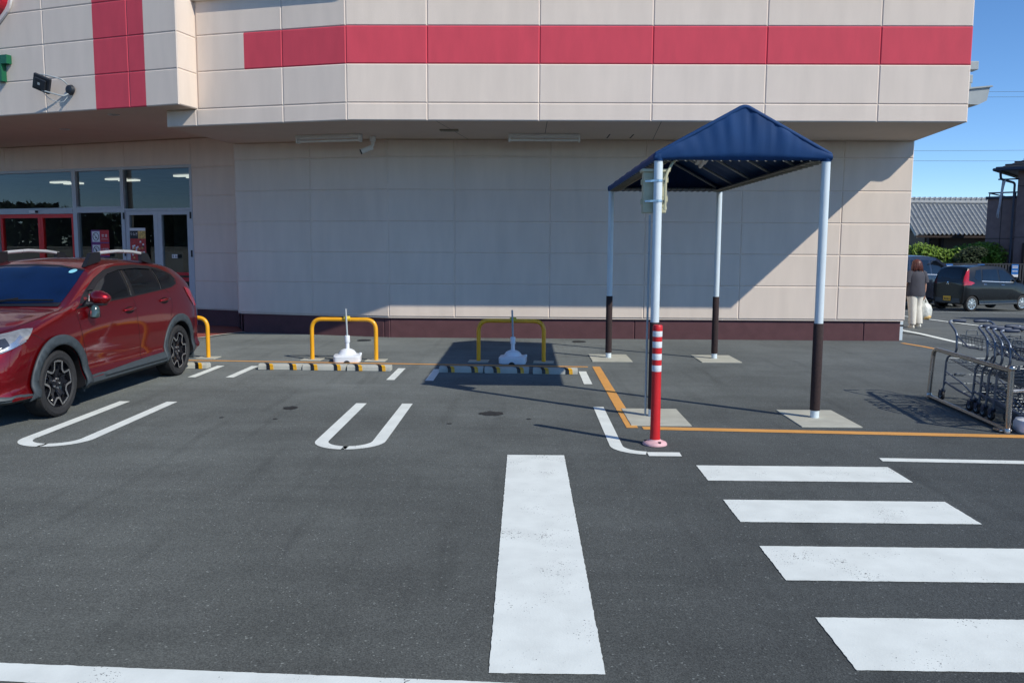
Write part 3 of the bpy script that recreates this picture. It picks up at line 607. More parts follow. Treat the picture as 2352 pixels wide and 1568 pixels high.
# ------------------------------------------------------------------ blue walkway canopy
X0, X1, Y0, Y1, ZE, ZP = 1.30, 2.93, 8.47, 13.04, 2.578, 3.075
cx0 = (X0+X1)/2; cp = thing('walkway_canopy', 'open walkway canopy with blue gabled cloth roof on four white poles', 'canopy', (cx0, (Y0+Y1)/2, 0))
CC = Vector((cx0, (Y0+Y1)/2, 0))
def cpt(x, y, z): return Vector((x, y, z)) - CC
for x, y in ((X0, Y0), (X1, Y0), (X0, Y1), (X1, Y1)):
    bm = B(); c = cpt(x, y, 0); cyl(bm, c, c + Vector((0, 0, ZE+.02)), .043, 20); pl = mesh_obj('pole', bm, 'pole', cp, 40)
    bm = B(); lathe(bm, [(.048, .085), (.049, .09), (.049, .955), (.046, .96)], c=c, n=20); mesh_obj('pole_sleeve', bm, 'sleeve', pl, 40)
    bm = B(); s = .29 if y < 10 else .30; v = box(bm, (-s, -.42, -.05), (s, .42, .010), 0, .004)
    for q in bm.verts: q.co += c + Vector((.02, -.02, 0))
    mesh_obj('footing', bm, 'concrete_pad', cp)
# cloth roof: two slopes, gable ends, drop hem
ex = .045; xl, xr, yf, yb = X0-ex, X1+ex, Y0-ex, Y1+ex; zt = ZE+.034; zh = ZE-.028
bm = B(); ny, ns = 60, 22
def wob(x, y, z): return .007 + .005*sin(9*y+3*x)+.003*sin(23*y+7*x+2*z)
rows = []
for j in range(ny+1):
    y = yf + (yb-yf)*j/ny; row = []
    prof = [(xl+.05, zh-.004), (xl+.012, zh), (xl, zh+.03), (xl, zt-.02), (xl+.02, zt+.01)] 
    for k in range(1, ns): 
        t = k/ns; xx = xl+.02 + (cx0-xl-.02)*t; prof.append((xx, zt+.01+(ZP-zt-.01)*t - .022*sin(pi*t)*(.5-.5*cos(2*pi*j/ny*5))*min(1, j/4, (ny-j)/4)))
    prof.append((cx0, ZP)); full = prof + [(2*cx0-a, b) for a, b in prof[-2::-1]]
    row = [bm.verts.new(cpt(a, y, b + (wob(a, y, b)*min(1, j/3, (ny-j)/3) if b > zt else 0))) for a, b in full]; rows.append(row)
for a, b in zip(rows, rows[1:]): ring_faces(bm, a, b, 0, False)
def gable(yy, sgn, seed):
    nx, nz = 64, 14; G = []
    for i in range(nx+1):
        t = i/nx; x = xl + (xr-xl)*t; d = abs(x-cx0)/((xr-xl)/2); top = zt + (ZP-zt)*(1-d) - .006
        col = []
        for k in range(nz+1):
            s = k/nz; z = zh + (top-zh)*s
            hgt = max(0, top - zt)
            q = x + .10*(cx0-x)*s; am = .5+.5*sin(q*5.1+seed*2); fold = .030*hgt/.5*(sin(q*31+seed+1.5*sin(q*7))*.55*am+sin(q*53+1.3*seed+2*s)*.30+sin(q*83+s)*.2*am)*(s**.9) + .008*sin(q*13+seed)*s
            bul = .012*sin(pi*s)
            if s < .12: bul += .02*(1-s/.12)*0
            edge = .040*max(0, 1-s/.10)**1.5 if hgt >= 0 else 0
            col.append(bm.verts.new(cpt(x, yy + sgn*(fold*(1-s**12) + bul - edge), z)))
        G.append(col)
    for a, b in zip(G, G[1:]): ring_faces(bm, a, b, 0, False)
gable(yf, -1, 1.0); gable(yb, 1, 4.0)
cl = mesh_obj('cloth_roof', bm, 'canopy', cp, 60)
for yy in (yf+.012, yb-.012):
    bm = B(); tube(bm, bend([cpt(xl+.01, yy, zt-.01), cpt(cx0, yy, ZP-.008), cpt(xr-.01, yy, zt-.01)], .05), .022, 12); mesh_obj('hem', bm, 'canopy', cl, 60)
# cloth corners wrapped round the pole tops
bm = B()
for x, y in ((X0, Y0), (X1, Y0), (X0, Y1), (X1, Y1)):
    c = cpt(x, y, 0); lathe(bm, [(.050, ZE-.036), (.055, ZE-.01), (.058, ZE+.015), (.052, ZE+.035), (.03, ZE+.045)], c=c, n=18)
pieces(mesh_obj('corner_wrap', bm, 'canopy', cp, 50))
# pipe frame, rafters, lacing
bm = B(); r = .022
for x in (X0, X1): cyl(bm, cpt(x, Y0, ZE), cpt(x, Y1, ZE), r, 10)
for y in (Y0, Y1): cyl(bm, cpt(X0, y, ZE), cpt(X1, y, ZE), r, 10)
cyl(bm, cpt(cx0, Y0, ZP-.05), cpt(cx0, Y1, ZP-.05), r, 10)
for i in range(6):
    y = Y0 + (Y1-Y0)*i/5
    for x in (X0, X1): cyl(bm, cpt(x, y, ZE), cpt(cx0, y, ZP-.05), .018, 8)
mesh_obj('pipe_frame', bm, 'steel_grey', cp, 40)
bm = B()
for x, s in ((X0, 1), (X1, -1)):
    fbox(bm, lambda a, b, c: cpt(a, b, c), (min(x+s*.0, x+s*.12), Y0+.05, ZE-.034), (max(x, x+s*.12), Y1-.05, ZE-.030))
    for i in range(26):
        y = Y0 + .12 + (Y1-Y0-.24)*i/25; tube(bm, [cpt(x - s*.035, y, ZE-.036), cpt(x + s*.07, y+.05, ZE-.042), cpt(x + s*.12, y+.02, ZE-.03)], .006, 5)
for y, s in ((Y0, 1), (Y1, -1)):
    for i in range(18):
        x = X0 + .08 + (X1-X0-.16)*i/17; tube(bm, [cpt(x, y-s*.03, ZE-.034), cpt(x+.03, y+s*.03, ZE-.034), cpt(x+.05, y+s*.02, ZE+.02)], .006, 5)
mesh_obj('lacing', bm, 'canopy_in', cp)
t = thing('fluorescent_light', 'short white strip light hanging inside the blue canopy roof', 'light fixture', (1.94, 9.50, 2.665), R(82))
bm = B(); box(bm, (-.42, -.06, -.02), (.42, .06, .06), 0, .006); mesh_obj('housing', bm, 'lamp_white', t); bm = B(); cyl(bm, (-.4, 0, -.045), (.4, 0, -.045), .02, 10); mesh_obj('tube', bm, 'lamp_white', t, 40)
# electrical box strapped to the front left pole
eb = thing('electrical_box', 'cream plastic electrical box strapped to the front left canopy pole', 'electrical box', (X0-.02, Y0+.11, 2.04))
bm = B(); box(bm, (-.115, -.055, .0), (.115, .07, .40), 0, .008); box(bm, (-.135, -.075, .40), (.145, .085, .43), 0, .006)
for z in (.06, .16, .27, .35): box(bm, (-.09, -.062, z), (.09, -.054, z+.006))
for z in (.09, .28): box(bm, (-.13, -.02, z), (-.113, .04, z+.05), 0, .003); box(bm, (.113, -.02, z+.02), (.135, .04, z+.08), 0, .003)
mesh_obj('box_body', bm, 'ebox', eb)
for z in (.105, .30):
    bm = B(); P = [(-.10, -.06, z), (-.05, -.09, z)] + [(.02+.05*cos(a), -.11+.05*sin(a), z) for a in [pi+.5, pi*1.25, pi*1.5, pi*1.75, 2*pi-.3]] + [(.09, -.085, z), (.115, -.05, z)]
    a = [bm.verts.new(p) for p in P]; b = [bm.verts.new((p[0], p[1], p[2]+.02)) for p in P]; ring_faces(bm, a, b, 0, False); s = mesh_obj('strap', bm, 'strap', eb); md = s.modifiers.new('t', 'SOLIDIFY'); md.thickness = .002
bm = B(); tube(bm, bend([(.095, -.10, .03), (.095, -.10, .36), (.17, -.06, .50), (.22, -.06, .528), (.42, -.06, .528)], .06), .014, 10); lathe(bm, [(.018, .03), (.018, .06)], c=(.095, -.10, 0), n=10); mesh_obj('conduit', bm, 'ebox', eb, 40)
bm = B(); tube(bm, [(-.05, -.09, -.02), (-.05, -.09, -2.04)], .011, 10); mesh_obj('ground_conduit', bm, 'steel_grey', eb, 40)

# ------------------------------------------------------------------ bollard
bo = thing('bollard', 'red rubber bollard with four white bands beside the front canopy pole', 'bollard', (1.139, 7.248, 0))
bm = B(); lathe(bm, [(.105, .004), (.105, .014), (.098, .026), (.075, .036), (.055, .042), (.048, .052)], n=32); b_ = mesh_obj('base', bm, 'bollard_base', bo, 40)
bm = B()
for k in range(3): 
    a = 2*pi*k/3+.9; cyl(bm, (.08*cos(a), .08*sin(a), .03), (.08*cos(a), .08*sin(a), .042), .013, 8)
pieces(mesh_obj('bolt', bm, 'steel_dark', b_, 40))
bm = B(); lathe(bm, [(.046, .045), (.0435, .08), (.0405, .55), (.040, .985), (.040, .99)], n=28); po_ = mesh_obj('post', bm, 'bollard_red', bo, 40)
for z in (.645, .745, .85, .945):
    bm = B(); lathe(bm, [(.0408, z), (.0415, z+.003), (.0415, z+.05), (.0408, z+.053)], n=28, cap=False); mesh_obj('reflective_band', bm, 'band_white', bo, 40)
bm = B(); lathe(bm, [(.041, .99), (.042, .995), (.042, 1.03), (.036, 1.044), (.014, 1.046), (.012, 1.03)], n=28); mesh_obj('cap', bm, 'bollard_red', bo, 40)

# ------------------------------------------------------------------ yellow guards and umbrella bases
gd = thing('guard_rail', 'yellow pipe guard with white umbrella base, left of the canopy and nearer the car', 'guard rail', (-2.70, 12.59, 0), R(-2.5), 'yellow pipe guards behind the parking bays')
bm = B(); tube(bm, bend([(-.485, 0, 0), (-.485, 0, .61), (.485, 0, .61), (.485, 0, 0)], .16, 10), .031, 16); mesh_obj('pipe', bm, 'yellow', gd, 50)
for s in (-1, 1):
    bm = B(); box(bm, (s*.485-.15, -.13, -.04), (s*.485+.15, .13, .008), 0, .004); mesh_obj('footing', bm, 'concrete_pad', gd)
dup(gd, (-.197, 12.54, 0), R(-2.5), 'yellow pipe guard in the canopy shadow, nearest the blue canopy')
dup(gd, (-5.285, 12.75, 0), R(-2.5), 'yellow pipe guard half hidden behind the red car')
ub = thing('umbrella_base', 'white plastic umbrella base in the sun under the left yellow guard', 'umbrella base', (-2.62, 12.45, 0), R(8), 'white umbrella bases under the guards')
def rsq(bm, secs, n=64):
    rings = []
    for rx, ry, z, e in secs:
        ring = []
        for k in range(n):
            a = 2*pi*k/n + pi/n; c, s = cos(a), sin(a)
            ring.append(bm.verts.new((rx*math.copysign(abs(c)**e, c), ry*math.copysign(abs(s)**e, s), z)))
        rings.append(ring)
    for a, b in zip(rings, rings[1:]): ring_faces(bm, a, b)
    bm.faces.new(rings[0][::-1]); bm.faces.new(rings[-1])
bm = B(); rsq(bm, [(.19, .19, .002, .28), (.198, .198, .012, .28), (.2, .2, .088, .28), (.194, .194, .097, .28), (.165, .165, .104, .45), (.135, .135, .112, .9), (.125, .125, .13, 1), (.10, .10, .165, 1), (.06, .06, .185, 1), (.034, .034, .193, 1)])
tk = mesh_obj('water_tank', bm, 'white_plastic', ub, 22)
bm = B(); lathe(bm, [(.0, -.21), (.05, -.21), (.05, -.15), (.0, -.15)], axis='Y', n=16, c=(0, 0, -.012)); mesh_obj('handle_notch', bm, 'dark_gap', tk)
bm = B(); lathe(bm, [(.03, .19), (.028, .29)], n=16); lathe(bm, [(.037, .285), (.038, .30), (.038, .375), (.033, .385)], n=16); lathe(bm, [(.02, .195), (.02, .225)], c=(.19, .02, -.1), n=10); mesh_obj('collar', bm, 'white_plastic', ub, 40)
bm = B(); cyl(bm, (0, 0, .38), (-.024, .11, .77), .0135, 12); mesh_obj('pole', bm, 'steel_grey', ub, 40)
bm = B(); cyl(bm, (-.055, .115, .63), (.035, .13, .63), .034, 12); box(bm, (-.03, .07, .56), (.0, .1, .66), 0, .004); mesh_obj('fixing_tape', bm, 'yellow_tape', ub, 40)
dup(ub, (-.168, 12.41, 0), R(-4), 'white plastic umbrella base in the canopy shadow under the right yellow guard')

# ------------------------------------------------------------------ wheel stops
def wheel_stop():
    t = thing('wheel_stop', '', 'wheel stop', (0, 0, 0), 0, 'concrete wheel stops behind the bays')
    L = .305
    bm = B(); fr = lambda a, b, c: Vector((c, a, b))
    prism(bm, [(-.08, 0), (.08, 0), (.075, .062), (.05, .080), (-.04, .080), (-.072, .058)], fr, -L+.004, L-.004)
    bmesh.ops.bevel(bm, geom=bm.edges[:], offset=.006, segments=2, affect='EDGES'); mesh_obj('concrete_block', bm, 'concrete', t, 40)
    for x in (-.17, .15):
        for k, m in ((0, 'tape_black'), (1, 'tape_yellow')):
            bm = B(); sl = -.06
            P = [(-.0815, .006), (-.0735, .059), (-.041, .0812)] + ([(.03, .0812)] if k == 0 else [])
            for (y0, z0), (y1, z1) in zip(P, P[1:]):
                sh0 = sl*(y0+.09)/.1; sh1 = sl*(y1+.09)/.1; w0 = .046
                vs = [(x+k*w0+sh0, y0, z0), (x+w0+k*w0+sh0, y0, z0), (x+w0+k*w0+sh1, y1, z1), (x+k*w0+sh1, y1, z1)]
                bm.faces.new([bm.verts.new(Vector(v) + Vector((0, -.002 - k*.003, .002 + k*.002 if z1 > .07 else .0))) for v in vs])
            o = mesh_obj('reflector', bm, m, t); md = o.modifiers.new('t', 'SOLIDIFY'); md.thickness = .003 if k == 0 else .009
    return t
ws = wheel_stop(); first = True
wl_lab = [('sunlit concrete wheel stop at the left end of the left row', -3.36, 11.58, 0), ('sunlit concrete wheel stop in the middle of the left row of three', -2.745, 11.56, -.01), ('sunlit concrete wheel stop at the right end of the left row', -2.125, 11.53, -.02),
          ('shaded concrete wheel stop at the left end of the right row', -.855, 11.46, -.03), ('shaded concrete wheel stop in the middle of the right row of three', -.235, 11.43, -.03), ('concrete wheel stop with a sunlit end nearest the orange line', .42, 11.38, -.04),
          ('concrete wheel stop behind the rear tyre of the red car', -4.68, 11.62, 0)]
for lb, x, y, rz in wl_lab:
    if first: o = ws; o.location = (x, y, 0); o.rotation_euler = (0, 0, rz); o['label'] = lb; first = False
    else: dup(ws, (x, y, 0), rz, lb)
# ------------------------------------------------------------------ vehicles
def catmull(P, t):
    n = len(P); i = min(int(t), n-2); f = t - i
    p1, p2 = P[i], P[i+1]; p0 = P[i-1] if i > 0 else p1*2 - p2; p3 = P[i+2] if i+2 < n else p2*2 - p1
    return .5*((2*p1) + (p2-p0)*f + (2*p0-5*p1+4*p2-p3)*f*f + (3*p1-p0-3*p2+p3)*f*f*f)
class Car:
    # stations: list of rows of (l, w, z) from underside centre line to roof centre line; car looks along -Y, l runs backwards
    def __init__(s, rows, stretch=1.0, scale=(1, 1, 1), su=5, sv=4):
        s.st = stretch
        rows = [[Vector((w*scale[0], l*stretch*scale[1], z*scale[2])) for l, w, z in r] for r in rows]
        nR, nC = len(rows), len(rows[0])
        col = [[catmull([rows[i][c] for i in range(nR)], k/su) for c in range(nC)] for k in range((nR-1)*su+1)]
        grid = [[catmull(r, k/sv) for k in range((nC-1)*sv+1)] for r in col]
        for r in grid:
            for p in r: p.x = max(p.x, 0)
            r[0].x = 0; r[-1].x = 0
        for r in (grid[0], grid[-1]):
            for p in r: p.x = 0
        bm = B(); m = len(grid[0]); rings = []
        for r in grid:
            a = [bm.verts.new(p) for p in r]; b = [a[0]] + [bm.verts.new((-p.x, p.y, p.z)) for p in r[1:-1]] + [a[-1]]
            rings.append(a + b[-2:0:-1])
        for a, b in zip(rings, rings[1:]): ring_faces(bm, a, b)
        bmesh.ops.remove_doubles(bm, verts=bm.verts[:], dist=.0008); bmesh.ops.dissolve_degenerate(bm, edges=bm.edges[:], dist=.0005)
        bmesh.ops.recalc_face_normals(bm, faces=bm.faces[:])
        s.bm = bm; s.bvh = BVHTree.FromBMesh(bm)
    def patch(s, name, poly, m, parent, origin, ua, va, d, off=.003, res=.05, thick=0, smooth=40):
        origin, ua, va, d = Vector(origin), Vector(ua), Vector(va), Vector(d).normalized()
        B2 = []
        for (a, b), (c, e) in zip(poly, poly[1:] + poly[:1]):
            k = max(1, int(math.hypot(c-a, e-b)/res))
            B2 += [Vector((a+(c-a)*i/k, b+(e-b)*i/k)) for i in range(k)]
        n = len(B2); xs_ = [p.x for p in B2]; ys_ = [p.y for p in B2]; pts = list(B2)
        def inside(x, y):
            r = False
            for i in range(n):
                a, b = B2[i], B2[i-1]
                if (a.y > y) != (b.y > y) and x < (b.x-a.x)*(y-a.y)/(b.y-a.y)+a.x: r = not r
            return r
        def dist(x, y): return min((p.x-x)**2+(p.y-y)**2 for p in B2)
        x = min(xs_)
        while x < max(xs_):
            y = min(ys_)
            while y < max(ys_):
                if inside(x, y) and dist(x, y) > (res*.45)**2: pts.append(Vector((x, y)))
                y += res
            x += res
        vs, es, fs, *_ = delaunay_2d_cdt(pts, [], [list(range(n))], 1, 1e-6)
        bm = B(); bv = []
        for v in vs:
            o = origin + ua*v.x + va*v.y; h = s.bvh.ray_cast(o, d)
            if h[0] is None:
                h = s.bvh.find_nearest(o + d*.6)
            nn = h[1] if h[1].dot(d) < 0 else -h[1]
            bv.append(bm.verts.new(h[0] + nn*off))
        for f in fs:
            try: bm.faces.new([bv[i] for i in f])
            except ValueError: pass
        o = mesh_obj(name, bm, m, parent, smooth)
        for p in o.data.polygons:
            if p.normal.dot(d) > 0: o.data.flip_normals(); break
        if thick:
            md = o.modifiers.new('thickness', 'SOLIDIFY'); md.thickness = thick; md.offset = -1
        return o
    def side(s, name, poly, m, parent, sx=1, **k):
        return s.patch(name, [(l*s.st, z) for l, z in poly], m, parent, (sx*2, 0, 0), (0, 1, 0), (0, 0, 1), (-sx, 0, 0), **k)
    def front(s, name, poly, m, parent, **k): return s.patch(name, poly, m, parent, (0, -2, 0), (1, 0, 0), (0, 0, 1), (0, 1, 0), **k)
    def rear(s, name, poly, m, parent, **k): return s.patch(name, poly, m, parent, (0, 8, 0), (1, 0, 0), (0, 0, 1), (0, -1, 0), **k)
    def top(s, name, poly, m, parent, **k): return s.patch(name, [(x, l*s.st) for x, l in poly], m, parent, (0, 0, 4), (1, 0, 0), (0, 1, 0), (0, 0, -1), **k)
    def diag(s, name, pts, m, parent, sx=1, ang=50, **k):   # pts: rough 3-D points (x,l,z); projected from the front corner
        d = Vector((-sx*sin(R(ang)), cos(R(ang)), 0)); ua = Vector((cos(R(ang)), sx*sin(R(ang)), 0)) if sx > 0 else Vector((-cos(R(ang)), sin(R(ang)), 0)).cross(Vector((0, 0, 0))) + Vector((cos(R(ang)), -sin(R(ang)), 0))
        return s.patch(name, [(Vector((sx*x, l*s.st, 0)).dot(ua), z) for x, l, z in pts], m, parent, -d*3, ua, (0, 0, 1), d, **k)
    def line(s, path, w, **k):                              # closed outline of a thin strip for seams
        l, r = strip(path, w); return [(p.x, p.y) for p in l] + [(p.x, p.y) for p in r[::-1]]
    def body(s, m, parent, wheels, r, wi=.5, well='black_trim', lowz=.285):
        o = mesh_obj('body', s.bm, [m, well, 'cladding'], parent, 38)
        cb = B()
        for l, z in wheels:
            for sx in (-1, 1): lathe(cb, [(r, sx*wi), (r, sx*1.3)], c=(0, l*s.st, z), axis='X', n=40, mi=1)
        c = mesh_obj('cutter', cb, [m, well], parent); md = o.modifiers.new('arch', 'BOOLEAN'); md.object = c; md.operation = 'DIFFERENCE'; md.solver = 'EXACT'
        bpy.context.view_layer.update()
        me = bpy.data.meshes.new_from_object(o.evaluated_get(bpy.context.evaluated_depsgraph_get()))
        o.modifiers.clear(); o.data = me; bpy.data.objects.remove(c)
        for p in me.polygons:
            q = p.center
            for l, z in wheels:
                if math.hypot(q.y-l*s.st, q.z-z) < r+.004 and abs(q.x) > wi-.05 and abs(p.normal.x) < .5: p.material_index = 1
            if abs(q.x) < wi+.01 and abs(abs(p.normal.x)-1) < .01 and q.z < .85 and abs(abs(q.x)-wi) < .01: p.material_index = 1
        for p in me.polygons:
            if p.center.z < lowz and p.material_index == 0: p.material_index = 2
        me.shade_smooth(); me.set_sharp_from_angle(angle=R(38)); return o

def wheel(parent, x, y, z, r, sx, kind, rr=.64, wd=.215, rot=0.0):
    w_ = mesh_obj('wheel', B(), 'rubber', parent, loc=(x, y, z))
    bm = B(); h = wd/2; ri = r*rr
    lathe(bm, [(ri*.98, -h*.8), (ri*1.05, -h*.95), (r*.90, -h), (r*.975, -h*.86), (r, -h*.62), (r, h*.62), (r*.975, h*.86), (r*.90, h), (ri*1.08, h*.96), (ri*1.0, h*.80), (ri*.97, h*.5)], axis='X', n=56, cap=False)
    for q in (-.35, 0, .35):
        lathe(bm, [(r+.0006, q*wd-.004), (r+.0006, q*wd+.004)], axis='X', n=56, mi=1, cap=False)
    for k in range(56):
        a = 2*pi*k/56
        for s in (-1, 1):
            p = [Vector((s*h*.64, (r+.0008)*cos(a), (r+.0008)*sin(a))), Vector((s*h*.93, r*.955*cos(a), r*.955*sin(a))), Vector((s*h*.93, r*.955*cos(a+.022), r*.955*sin(a+.022))), Vector((s*h*.64, (r+.0008)*cos(a+.022), (r+.0008)*sin(a+.022)))]
            bm.faces.new([bm.verts.new(v + Vector((s*.001, 0, 0))) for v in p]).material_index = 1
    mesh_obj('tyre', bm, ['rubber', 'dark_gap'], w_, 35)
    bm = B(); f = sx*h*.80
    def P(t, q, dx): return Vector((f + sx*dx, q*ri*sin(t), q*ri*cos(t)))
    lathe(bm, [(.06, f-sx*.07), (ri*.55, f-sx*.09), (ri*.93, f-sx*.06), (ri*.99, f-sx*.0)], axis='X', n=48, mi=0, cap=False)
    if kind == 'star':
        pts = []
        for k in range(5):
            b = 2*pi*k/5 + rot
            for q, a in ((.985, -18), (.985, -9), (.985, 0), (.985, 9), (.985, 18)): pts.append((q, b + R(a)))
            pts += [(.66, b+R(29)), (.64, b+R(36)), (.66, b+R(43))]
        n = len(pts); outer = [bm.verts.new(P(a, q, .004)) for q, a in pts]
        cen = [Vector((0, q*sin(a), q*cos(a))) for q, a in pts]; inner = []
        for i in range(n):
            t = (cen[(i+1) % n] - cen[i-1]).normalized(); nn = Vector((0, -t.z, t.y))
            if nn.dot(cen[i]) > 0: nn = -nn
            v = cen[i] + nn*.085; inner.append(bm.verts.new(Vector((f + sx*.002, v.y*ri, v.z*ri))))
        ring_faces(bm, outer, inner, 1)
        back = [bm.verts.new(v.co + Vector((-sx*.04, 0, 0))) for v in inner]; ring_faces(bm, inner, back, 0)
        backo = [bm.verts.new(v.co + Vector((-sx*.03, 0, 0))) for v in outer]; ring_faces(bm, outer, backo, 0)
        for k in range(5):
            b = 2*pi*k/5 + rot
            for da in (-.19, .19):
                v = [P(b+da*2.2, .18, -.035), P(b+da*2.2+.30, .18, -.035), P(b+da*1.2+.09, .72, -.012), P(b+da*1.2-.09, .72, -.012)]
                bm.faces.new([bm.verts.new(q) for q in v]).material_index = 0
            v = [P(b-.16, .60, -.012), P(b+.16, .60, -.012), P(b+.5, .16, -.03), P(b-.5, .16, -.03)]
            bm.faces.new([bm.verts.new(q) for q in v]).material_index = 0
        lathe(bm, [(ri*.27, f-sx*.07), (ri*.25, f-sx*.02), (ri*.12, f-sx*.015), (.001, f-sx*.012)], axis='X', n=24, mi=0)
        for k in range(5):
            b = 2*pi*k/5+.3+rot; cyl(bm, P(b, .20, -.03), P(b, .20, -.008), .011, 8, 1)
        lathe(bm, [(ri*.995, f-sx*.002), (ri*1.0, f+sx*.006), (ri*.975, f+sx*.006)], axis='X', n=48, mi=0, cap=False)
    else:
        lathe(bm, [(ri*1.0, f-sx*.01), (ri*.99, f+sx*.004), (ri*.88, f+sx*.002)], axis='X', n=48, mi=1, cap=False)
        lathe(bm, [(ri*.30, f-sx*.0), (ri*.24, f+sx*.008), (.001, f+sx*.01)], axis='X', n=24, mi=1, cap=False)
        for k in range(8):
            b = 2*pi*k/8 + rot
            v = [P(b-.27, .92, .001), P(b+.27, .92, .001), P(b+.42, .26, .004), P(b-.42, .26, .004)]; bm.faces.new([bm.verts.new(q) for q in v]).material_index = 1
    mesh_obj('rim', bm, ['rim_dark', 'rim_silver'], w_, 30)
    return w_

# --- red crossover
zc = lambda c: [(l, w_, z) for l, w_, z in c]
def row(l, zs, ws, dl=None):
    return [(l + (dl[i] if dl else 0), ws[i], zs[i]) for i in range(9)]
N0 = [.10, .08, .03, .0, .03, .07, .10, .11, .11]
SUV = [
 row(-.03, [.25, .25, .36, .55, .70, .765, .80, .815, .82], [0]*9, N0),
 row(0.0, [.25, .25, .36, .55, .70, .765, .80, .815, .82], [0, .54, .58, .60, .57, .52, .46, .25, 0], N0),
 row(.17, [.25, .25, .37, .57, .745, .815, .86, .885, .895], [0, .76, .80, .80, .775, .72, .60, .33, 0], [.03, .02, 0, 0, .03, .07, .10, .10, .10]),
 row(.42, [.25, .25, .40, .62, .83, .885, .93, .945, .95], [0, .83, .865, .872, .85, .79, .67, .37, 0], [0, 0, 0, 0, 0, .03, .05, .06, .06]),
 row(.90, [.215, .222, .42, .70, .955, 1.0, 1.015, 1.025, 1.03], [0, .862, .885, .892, .862, .80, .71, .40, 0]),
 row(1.16, [.215, .222, .43, .72, 1.015, 1.04, 1.055, 1.06, 1.065], [0, .862, .885, .893, .862, .80, .735, .42, 0]),
 row(1.42, [.215, .222, .43, .72, 1.045, 1.125, 1.165, 1.195, 1.205], [0, .862, .882, .892, .860, .775, .715, .42, 0]),
 row(1.72, [.215, .222, .43, .73, 1.065, 1.26, 1.315, 1.35, 1.362], [0, .862, .882, .890, .858, .725, .665, .42, 0]),
 row(2.02, [.215, .222, .43, .735, 1.08, 1.375, 1.435, 1.475, 1.488], [0, .862, .882, .890, .856, .685, .62, .40, 0]),
 row(2.35, [.215, .222, .43, .74, 1.095, 1.43, 1.488, 1.525, 1.538], [0, .862, .882, .890, .855, .665, .595, .38, 0]),
 row(2.80, [.215, .222, .43, .75, 1.12, 1.435, 1.492, 1.535, 1.548], [0, .862, .882, .890, .852, .655, .585, .38, 0]),
 row(3.25, [.215, .222, .43, .78, 1.15, 1.405, 1.465, 1.51, 1.525], [0, .862, .885, .893, .850, .655, .58, .37, 0]),
 row(3.65, [.215, .222, .44, .80, 1.175, 1.38, 1.44, 1.485, 1.50], [0, .84, .882, .892, .840, .68, .59, .37, 0]),
 row(3.94, [.23, .24, .45, .80, 1.15, 1.31, 1.375, 1.425, 1.44], [0, .82, .865, .875, .82, .70, .60, .37, 0]),
 row(4.12, [.27, .27, .45, .79, 1.07, 1.17, 1.22, 1.25, 1.26], [0, .79, .82, .83, .785, .73, .63, .36, 0]),
 row(4.28, [.30, .30, .45, .72, .92, .99, 1.01, 1.02, 1.025], [0, .70, .73, .74, .70, .66, .56, .33, 0]),
 row(4.31, [.30, .30, .45, .72, .92, .99, 1.01, 1.02, 1.025], [0]*9)]
ST = 1.036
yaw = -R(1.8); fa = Vector((-4.595, 8.247, 0)) - Matrix.Rotation(yaw, 3, 'Z') @ Vector((.885, .90*ST, 0))
suv = thing('parked_car', 'dark red crossover car with silver roof rails parked in front of the entrance', 'car', fa, yaw)
C = Car(SUV, ST)
C.body('car_red', suv, ((.90, .335), (3.535, .335)), .385, .60)
WB = ((.90, .332), (3.535, .332))
for l, z in WB:
    for sx in (1, -1): wheel(suv, sx*.775, l*ST, z, .332, sx, 'star', .715, .215, .10 if l < 1 else .35)
